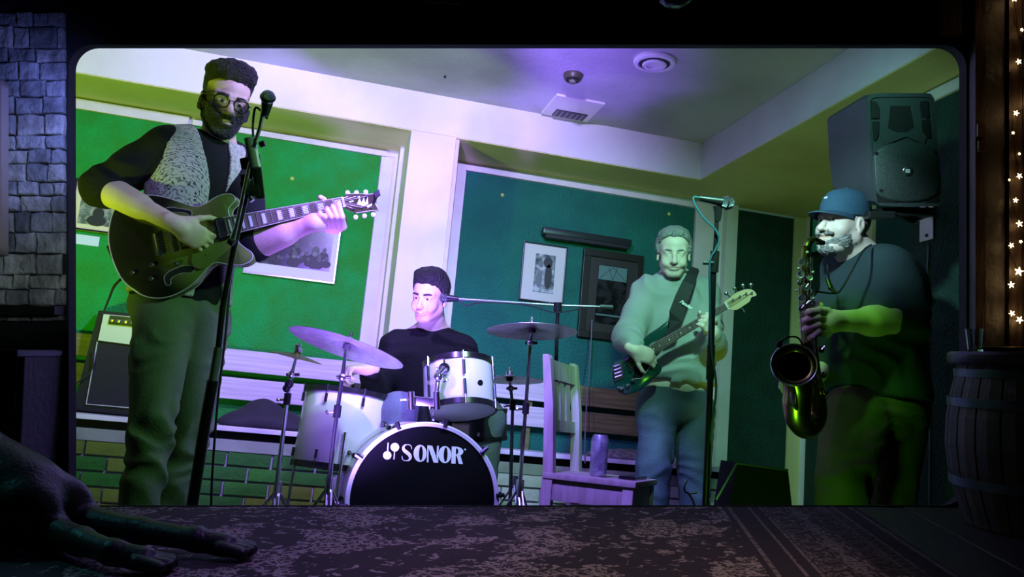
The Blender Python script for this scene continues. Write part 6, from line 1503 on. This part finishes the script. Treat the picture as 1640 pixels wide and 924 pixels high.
MB().lathe([(0, 0.002), (.024, .0), (.0325, .009), (.033, .012), (.033, .142), (.027, .155), (.0265, .158), (.025, .158), (.0245, .154), (0, .153)], o, (0, 0, 1), 32).build('can_body', mat('pale_aluminium', (.62, .66, .68), .28, .6, col2=(.3, .33, .38), vscale=45), can, True)
MB().box((-.008, -.005, .155), (.010, .005, .157), Matrix.Translation(o)).build('pull_tab', chrome, can)
for k in range(5):
    a = R(215+k*18); 
tb_ = MB().box((.255, .10, SZ+.001), (.318, .33, SZ+.012), CM, .003).build('phone', mat('black_glass', (.01,)*3, .1), None); props(tb_, 'flat black phone lying on the front of the chair seat', 'phone')

# ------------------------------------------------ amplifier on the bench, jacket, cloth, wedge, hook stand
T = 4.35
am = thing('guitar_amplifier', 'black guitar amplifier leaning back on the bench at far left', 'amplifier', atZ(165, 668, .533))
def qa(pts, t0, t1, name, m, par, bev=0):
    mb = MB(); mb.poly_solid([at(x, y, t1) for x, y in pts], [at(x, y, t0) for x, y in pts]); return mb.build(name, m, par)
cab = qa([(158, 497), (250, 506), (232, 668), (116, 656)], T, T+.2, 'cabinet', mat('black_tolex', (.010, .010, .012), .7, bump=.5, bscale=160), am)
qa([(166, 503), (246, 510), (243, 556), (157, 545)], T-.012, T+.004, 'control_panel', mat('pale_panel', (.60, .66, .60), .4), am)
qa([(176, 505), (240, 511), (239, 526), (173, 519)], T-.018, T-.01, 'knob_plate', blackp, am)
for k in range(5):
    x = 180+k*11; c = at(x, 513+k*1.1, T-.018); MB().lathe([(.012, 0), (.009, .012), (0, .013)], c, -FW, 12).build('knob', mat('steel_knob', (.5,)*3, .25, .9), am, True)
qa([(156, 548), (240, 559), (228, 654), (138, 647)], T-.008, T+.004, 'grille_cloth', mat('dark_grille_cloth', (.02, .018, .026), .9, bump=.6, bscale=300), am)
MB().tube([at(x, y, T-.010) for x, y in ((156, 547), (138, 647), (230, 655))], .0035, 6).build('grille_piping', mat('pale_edge', (.5,)*3, .3), am)
cb = MB().tube([GP.p(186, 446, -.03), at(182, 460, 2.9), at(174, 480, 3.4), at(167, 497, 4.2)], .0045, 6, smooth=5).build('guitar_cable', rubber, None, True); props(cb, 'black cable from the sunburst guitar down to the amplifier', 'cable')
cb = MB().tube([at(150, 560, 4.33), at(148, 590, 4.32), at(134, 606, 4.3), at(112, 618, 4.3), at(100, 622, 4.3)], .004, 6, smooth=5).build('power_cable', rubber, None, True); props(cb, 'black power cable hanging at the left of the amplifier', 'cable')
def lump(name, label, cat, parts_, m, h=.012, fold=.014):
    sc = Sculpt()
    for c, r_ in parts_: sc.ell(c, r_, None, .05)
    sc.half(Vector((0, 0, .534)), (0, 0, -1)); sc.warp(lambda P_: folds(P_, 35, fold, (.6, .3, 1), 2.))
    V_, Q = sc.mesh(h); o = np_mesh(name, V_, Q, m, None, smooth_it=1); props(o, label, cat); return o
c = atY(425, 683, 4.78)
lump('jacket', 'dark crumpled jacket lying on the bench behind the small cymbal', 'jacket', [((c.x, 4.78, .57), (.20, .13, .07)), ((c.x-.02, 4.80, .62), (.10, .09, .07)), ((c.x+.14, 4.76, .55), (.12, .12, .05)), ((c.x-.15, 4.76, .55), (.1, .1, .04))], mat('dark_jacket', (.022, .020, .028), .8, bump=.4))
c = atY(990, 740, 4.75)
lump('folded_cloth', 'dark patterned cloth on the bench left of the bassist', 'cloth', [((c.x, 4.75, .545), (.20, .13, .035)), ((c.x+.1, 4.74, .55), (.12, .12, .035))], mat('striped_cloth', (.10, .09, .09), .9, col2=(.25, .22, .24), vscale=40), fold=.006)
c = atY(1100, 745, 4.75)
lump('crumpled_paper', 'pale crumpled cloth on the bench between the bassist\'s legs', 'cloth', [((c.x-.03, 4.72, .55), (.07, .06, .035))], mat('pale_paper', (.5, .6, .62), .7), h=.009, fold=.006)
wd = thing('stage_monitor', 'black wedge stage monitor on floor right of the microphone stand', 'monitor speaker', at(1190, 800, 2.95))
P0 = [at(x, y, 2.95) for x, y in ((1146, 800), (1180, 741), (1262, 752), (1300, 826), (1140, 826))]; P1 = [p+Vector((.10, .30, 0)) for p in P0]
z_ = min(p.z for p in P0+P1)
def dn(p): return Vector((p.x, p.y, 0)) if p.z < z_+.08 else p
MB().poly_solid([dn(p) for p in P0], [dn(p) for p in P1]).build('cabinet', mat('wedge_black', (.006, .006, .008), .9, spec=.15), wd)
MB().tube([at(1147, 800, 2.94), at(1180, 742, 2.94), at(1262, 753, 2.94)], .004, 6).build('edge_strip', mat('dim_metal_edge', (.10, .14, .15), .3, .7), wd)
hs = thing('guitar_stand', 'small metal guitar stand hook on floor beside the right mic stand', 'guitar stand', at(1110, 830, 3.4))
MB().tube([at(1100, 769, 3.4), at(1096, 778, 3.4), at(1097, 787, 3.4), at(1103, 791, 3.4), at(1112, 809, 3.4), at(1118, 850, 3.4)], .005, 8, smooth=4).build('hook_tube', chrome, hs, True)
p = at(1118, 850, 3.4); MB().tube([p, Vector((p.x, p.y, .01)), Vector((p.x+.15, p.y-.08, .01))], .006, 8).build('foot_tube', blackm, hs, True)
if True:
    MB().tube([at(1103, 791, 3.4), at(1116, 789, 3.42)], .004, 6).build('cross_tube', chrome, hs, True)

# ------------------------------------------------ PA speaker on its wall bracket
def build_pa():
    T0, T1 = 3.05, 3.32
    t = thing('pa_speaker', 'large black loudspeaker mounted high on the right wall', 'speaker', at(1450, 340, T0))
    body = mat('speaker_plastic', (.036, .042, .044), .5, bump=.25, bscale=260); darkb = mat('speaker_recess', (.004,)*3, .6)
    Fp = Plane(at(1440, 240, T0), (-FW*.985-RI*.10-UP*.12))
    out = [(1387, 158), (1393, 151), (1410, 149.5), (1480, 149.5), (1489, 151), (1494, 158), (1500, 240), (1508, 318), (1506, 326), (1500, 330), (1450, 331), (1407, 329), (1399, 322), (1391, 240)]
    A_ = [Fp.p(*p, 0) for p in out]; cen = sum(A_, Vector())/len(A_)
    bk = [cen+(p-cen)*.72-Fp.n*.30-RI*.10 for p in A_]; md = [p-Fp.n*.05-RI*.006 for p in A_]
    rim = [cen+(p-cen)*.975+Fp.n*.006 for p in A_]
    MB().rings([bk, md, A_, rim]).build('cabinet', body, t, True, angle=30)
    # raised surround and recessed horn
    def ringq(name, q_out, q_in, h0, h1, m):
        mb = MB(); mb.rings([[Fp.p(*p, h0) for p in q_out], [Fp.p(*p, h1) for p in q_out], [Fp.p(*p, h1) for p in q_in], [Fp.p(*p, h0) for p in q_in]], cap=False); return mb.build(name, m, t)
    sc_ = lambda pts, c, f: [(c[0]+(x-c[0])*f, c[1]+(y-c[1])*f) for x, y in pts]
    ringq('front_surround', out, sc_(out, (1447, 240), .93), .004, .012, body)
    # horn flare: stepped funnel
    h0q = [(1410, 162), (1478, 162), (1484, 215), (1478, 232), (1450, 219), (1416, 232), (1406, 215)]
    q = [h0q, sc_(h0q, (1440, 196), .78), sc_(h0q, (1438, 196), .45), sc_(h0q, (1437, 197), .22)]
    MB().rings([[Fp.p(*p, h) for p in qq] for qq, h in zip(q, (.0125, .011, .0085, .0075))], cap=True).build('horn', body, t, True, angle=60)
    mb = MB(); slab(mb, Fp, [(1424, 170), (1456, 170), (1462, 205), (1450, 212), (1432, 212), (1420, 205)], .0085, .0128); mb.build('horn_throat', darkb, t)
    for q in ([(1393, 163), (1401, 163), (1406, 171), (1406, 190), (1394, 190)], [(1395, 195), (1406, 194), (1407, 212), (1401, 225), (1397, 224)], [(1472, 163), (1484, 162), (1486, 189), (1474, 189), (1471, 171)], [(1474, 193), (1486, 192), (1489, 222), (1482, 220), (1475, 210)]):
        mb = MB(); slab(mb, Fp, q, .010, .0135); mb.build('port', darkb, t)
    # grille: round-topped mesh
    gr = []
    for k in range(37):
        a = math.pi+math.pi*k/36; gr.append((1447+50*math.cos(a), 268+42*math.sin(a)*1.0))
    cx = 1449; q = [(1397, 250)]+[(1449+52*math.cos(math.pi+math.pi*k/24)*.99, 252+24*math.sin(math.pi+math.pi*k/24)) for k in range(1, 24)]+[(1500, 250), (1503, 290), (1500, 306)]+[(1450+50*math.cos(math.pi*k/16), 303+19*math.sin(math.pi*k/16)) for k in range(1, 16)]+[(1400, 303), (1399, 290)]
    gm = bpy.data.materials.new('speaker_mesh'); gm.use_nodes = True; nt = gm.node_tree; N = nt.nodes; L = nt.links; b = N['Principled BSDF']; b.inputs['Roughness'].default_value = .45; b.inputs['Metallic'].default_value = .3
    tc = N.new('ShaderNodeTexCoord'); vo = N.new('ShaderNodeTexVoronoi'); vo.inputs['Scale'].default_value = 330; vo.inputs['Randomness'].default_value = 1; L.new(tc.outputs['Object'], vo.inputs['Vector'])
    rp = N.new('ShaderNodeValToRGB'); rp.color_ramp.elements[0].position = .25; rp.color_ramp.elements[0].color = (.006,)*3+(1,); rp.color_ramp.elements[1].position = .45; rp.color_ramp.elements[1].color = (.07, .08, .08, 1); L.new(vo.outputs[0], rp.inputs[0]); L.new(rp.outputs[0], b.inputs['Base Color'])
    mb = MB(); slab(mb, Fp, q, .006, .020, bev=.006); mb.build('grille', gm, t, True)
    MB().tube([Fp.p(*p, .014) for p in q]+[Fp.p(*q[0], .014)], .0025, 6).build('grille_edge', body, t, True)
    MB().lathe([(0, 0), (.017, 0), (.017, .004), (.014, .006), (0, .0065)], Fp.p(1450, 274, .020), Fp.n, 24).build('badge', mat('badge_steel', (.35, .38, .38), .2, .9), t, True)
    mb = MB(); slab(mb, Fp, [(1446, 271), (1453, 271), (1453, 277), (1446, 277)], .0265, .028); mb.build('badge_mark', mat('badge_white', (.7,)*3, .4), t)
    for x, y in ((1401, 246), (1408, 305), (1497, 304), (1494, 244)): MB().cyl(Fp.p(x, y, .012), Fp.p(x, y, .022), .006, seg=10).build('grille_screw', darkb, t, True)
    for q in ([(1403, 311), (1403, 324), (1437, 325)], [(1478, 325), (1503, 324), (1501, 313)]):
        mb = MB(); slab(mb, Fp, q, .010, .0135); mb.build('foot_port', darkb, t)
    br = thing('wall_bracket', 'pale metal wall bracket under the mounted loudspeaker', 'bracket', Vector((BX, 2.95, 1.6)))
    a = atX(1487, 385, BX); c_ = atX(1478, 345, BX)
    MB().box((BX-.008, a.y-.035, a.z-.0), (BX-.001, a.y+.045, a.z+.16), None, .002).build('wall_plate', mat('pale_bracket_metal', (.5, .55, .42), .4, .3), br)
    for dz in (.02, .14): MB().cyl((BX-.012, a.y, a.z+dz), (BX-.006, a.y, a.z+dz), .008, seg=8).build('bolt', darkb, br, True)
    MB().tube([Vector((BX-.01, a.y, a.z+.12)), at(1460, 350, T0+.12), at(1440, 338, T0+.10)], .02, 8).build('arm', mat('dull_olive_metal', (.06, .06, .03), .4, .4), br)
    MB().box((-.10, -.07, -.02), (.10, .07, .012), frame_of(at(1440, 340, T0+.12), RI, FW), .004).build('cradle', blackm, br)
    MB().box((-.06, -.03, -.014), (.04, .03, .014), frame_of(at(1412, 345, T0+.05), RI, FW), .006).build('clamp', blackp, br)
    o = MB().tube([atX(1487, 392, BX-.006), atX(1485, 450, BX-.006), atX(1487, 560, BX-.006), atX(1489, 700, BX-.006), atX(1488, 812, BX-.006)], .0035, 6, smooth=4).build('wall_cable', mat('pale_cable', (.3, .34, .3), .5), None, True); props(o, 'thin pale cable running down green wall behind saxophonist', 'cable')
    o = MB().tube([at(1361, 178, T1), at(1358, 215, T1), at(1362, 250, T1), at(1361, 312, T1+.05)], .0035, 6, smooth=4).build('speaker_cable', mat('violet_grey_cable', (.35, .33, .4), .5), None, True); props(o, 'thin pale cable hanging at the left side of loudspeaker', 'cable')
    o = MB().cyl(atX(1483, 475, BX-.03), atX(1483, 481, BX-.002), .02, seg=10).build('wall_hook', blackp, None, True); props(o, 'black wall hook behind the saxophonist\'s back', 'hook')
    # framed thing behind the saxophonist's cap brim
    fx = thing('side_wall_picture', 'dark framed picture with green glass behind the saxophonist\'s face', 'picture', Vector((RX, 4.65, 1.6)))
    a = atX(1302, 345, RX-.014); b = atX(1330, 400, RX-.014)
    MB().box((RX-.035, 4.52, b.z-.02), (RX-.013, a.y, a.z+.02), None, .003).build('frame', black_frame, fx)
    MB().box((RX-.038, 4.55, b.z+.01), (RX-.034, a.y-.035, a.z-.01), None).build('glass', mat('green_print', (.05, .45, .30), .3), fx)
build_pa()

# ------------------------------------------------ the dog on the rug
def build_dog():
    t = thing('dog', 'large black short-haired dog lying on the rug, front paws stretched right', 'dog', FORE @ fl(180, 880))
    D = lambda px, py, h: (lambda p: FORE @ Vector((p.x, p.y, p.z+h)))(fl(px, py))     # above a rug point
    I = FORE.inverted()
    c = fl(60, 880); y0_ = c.y
    def L(x, y, z): return FORE @ Vector((x, y, FLZ+z))
    p1 = fl(382, 893); p2 = fl(252, 916); e1 = fl(150, 868); e2 = fl(92, 884)
    M = np.array(FORE.to_3x3(), f32)
    sc = Sculpt()
    # trunk lies back to the left, chest upright
    cx, cy = e2.x-.05, (e1.y+e2.y)/2
    sc.ell(L(cx-.06, cy, .085), (.10, .085, .085), M, .05); sc.ell(L(cx-.30, cy+.01, .095), (.22, .10, .095), M, .06); sc.ell(L(cx-.62, cy+.02, .10), (.16, .115, .10), M, .06)
    sc.chain([L(cx-.11, cy, .13), L(cx-.18, cy-.01, .21), L(cx-.23, cy-.02, .25)], (.065, .055, .05), .05)   # neck, head turned away to the left
    sc.ell(L(cx-.255, cy-.03, .27), (.065, .05, .045), M, .03); sc.cap(L(cx-.29, cy-.035, .262), L(cx-.37, cy-.045, .25), .032, .022, .02)
    for s_ in (-1, 1): sc.chain([L(cx-.235, cy-.03+s_*.045, .30), L(cx-.215, cy-.03+s_*.062, .27), L(cx-.235, cy-.03+s_*.065, .24)], (.014, .016, .010), .012)
    for e, p, s_, up in ((e1, p1, 1, .030), (e2, p2, -1, .030)):
        sh = Vector((cx-.02, cy+s_*.05, .085)); el = Vector((e.x-.01, e.y, .035)); wr = Vector((p.x-.075, p.y+.004, .030)); pw = Vector((p.x-.02, p.y, .019))
        sc.ell(L(*((sh+el)/2)), (.045, .035, .055), M, .03)
        sc.chain([L(*sh), L(*el), L(*((el+wr)/2)), L(*wr), L(*pw)], (.040, .028, .022, .0185, .020), .015)
        for k in range(4):
            o_ = (k-1.5)*.0155; fx_ = .012-abs(k-1.5)*.007
            sc.cap(L(pw.x-.006, pw.y+o_*.8, .021), L(p.x+.012+fx_, p.y+o_*1.1, .0125), .0105, .0098, .002)
    sc.ell(L(cx-.55, cy-.12, .06), (.12, .05, .06), M, .04); sc.chain([L(cx-.52, cy-.15, .05), L(cx-.36, cy-.17, .03), L(cx-.27, cy-.17, .018)], (.04, .026, .018), .02)
    sc.chain([L(cx-.76, cy, .06), L(cx-.9, cy-.1, .02), L(cx-1.0, cy-.2, .015)], (.02, .014, .008), .01)
    sc.half(L(0, 0, .001), -FZo)
    lo = L(p2.x-.12, min(p1.y, p2.y)-.06, -.02); 
    V_, Q = sc.mesh(.0075, [(Vector((p.x-.03, p.y-.06, 0))*0+(L(p.x-.03, p.y, .02)-Vector((.06, .06, .04))), L(p.x-.01, p.y, .02)+Vector((.06, .06, .04))) for p in (p1, p2)], .003)
    coat = mat('black_dog_coat', (.006, .010, .011), .42, bump=.2, bscale=160, spec=.5)
    np_mesh('body', V_, Q, coat, t, smooth_it=1)
    claw = mat('dark_claw', (.02, .02, .02), .25)
    for p in (p1, p2):
        for k in range(4):
            o_ = (k-1.5)*.0135; a = L(p.x+.018-abs(k-1.5)*.007, p.y+o_, .011); MB().tube([a, a+FXo*.010-FZo*.006], [.0035, .0012], 6).build('claw', claw, t)
build_dog()

# ------------------------------------------------ groups for repeated kinds
GR = {'wall_plug': 'wall plugs on the panels', 'microphone': 'microphones on the stands', 'microphone_stand': 'microphone stands', 'microphone_cable': 'microphone cables', 'person': 'members of the band'}
for o in C.objects:
    k = o.name.split('.')[0]
    if o.parent is None and k in GR: o['group'] = GR[k]
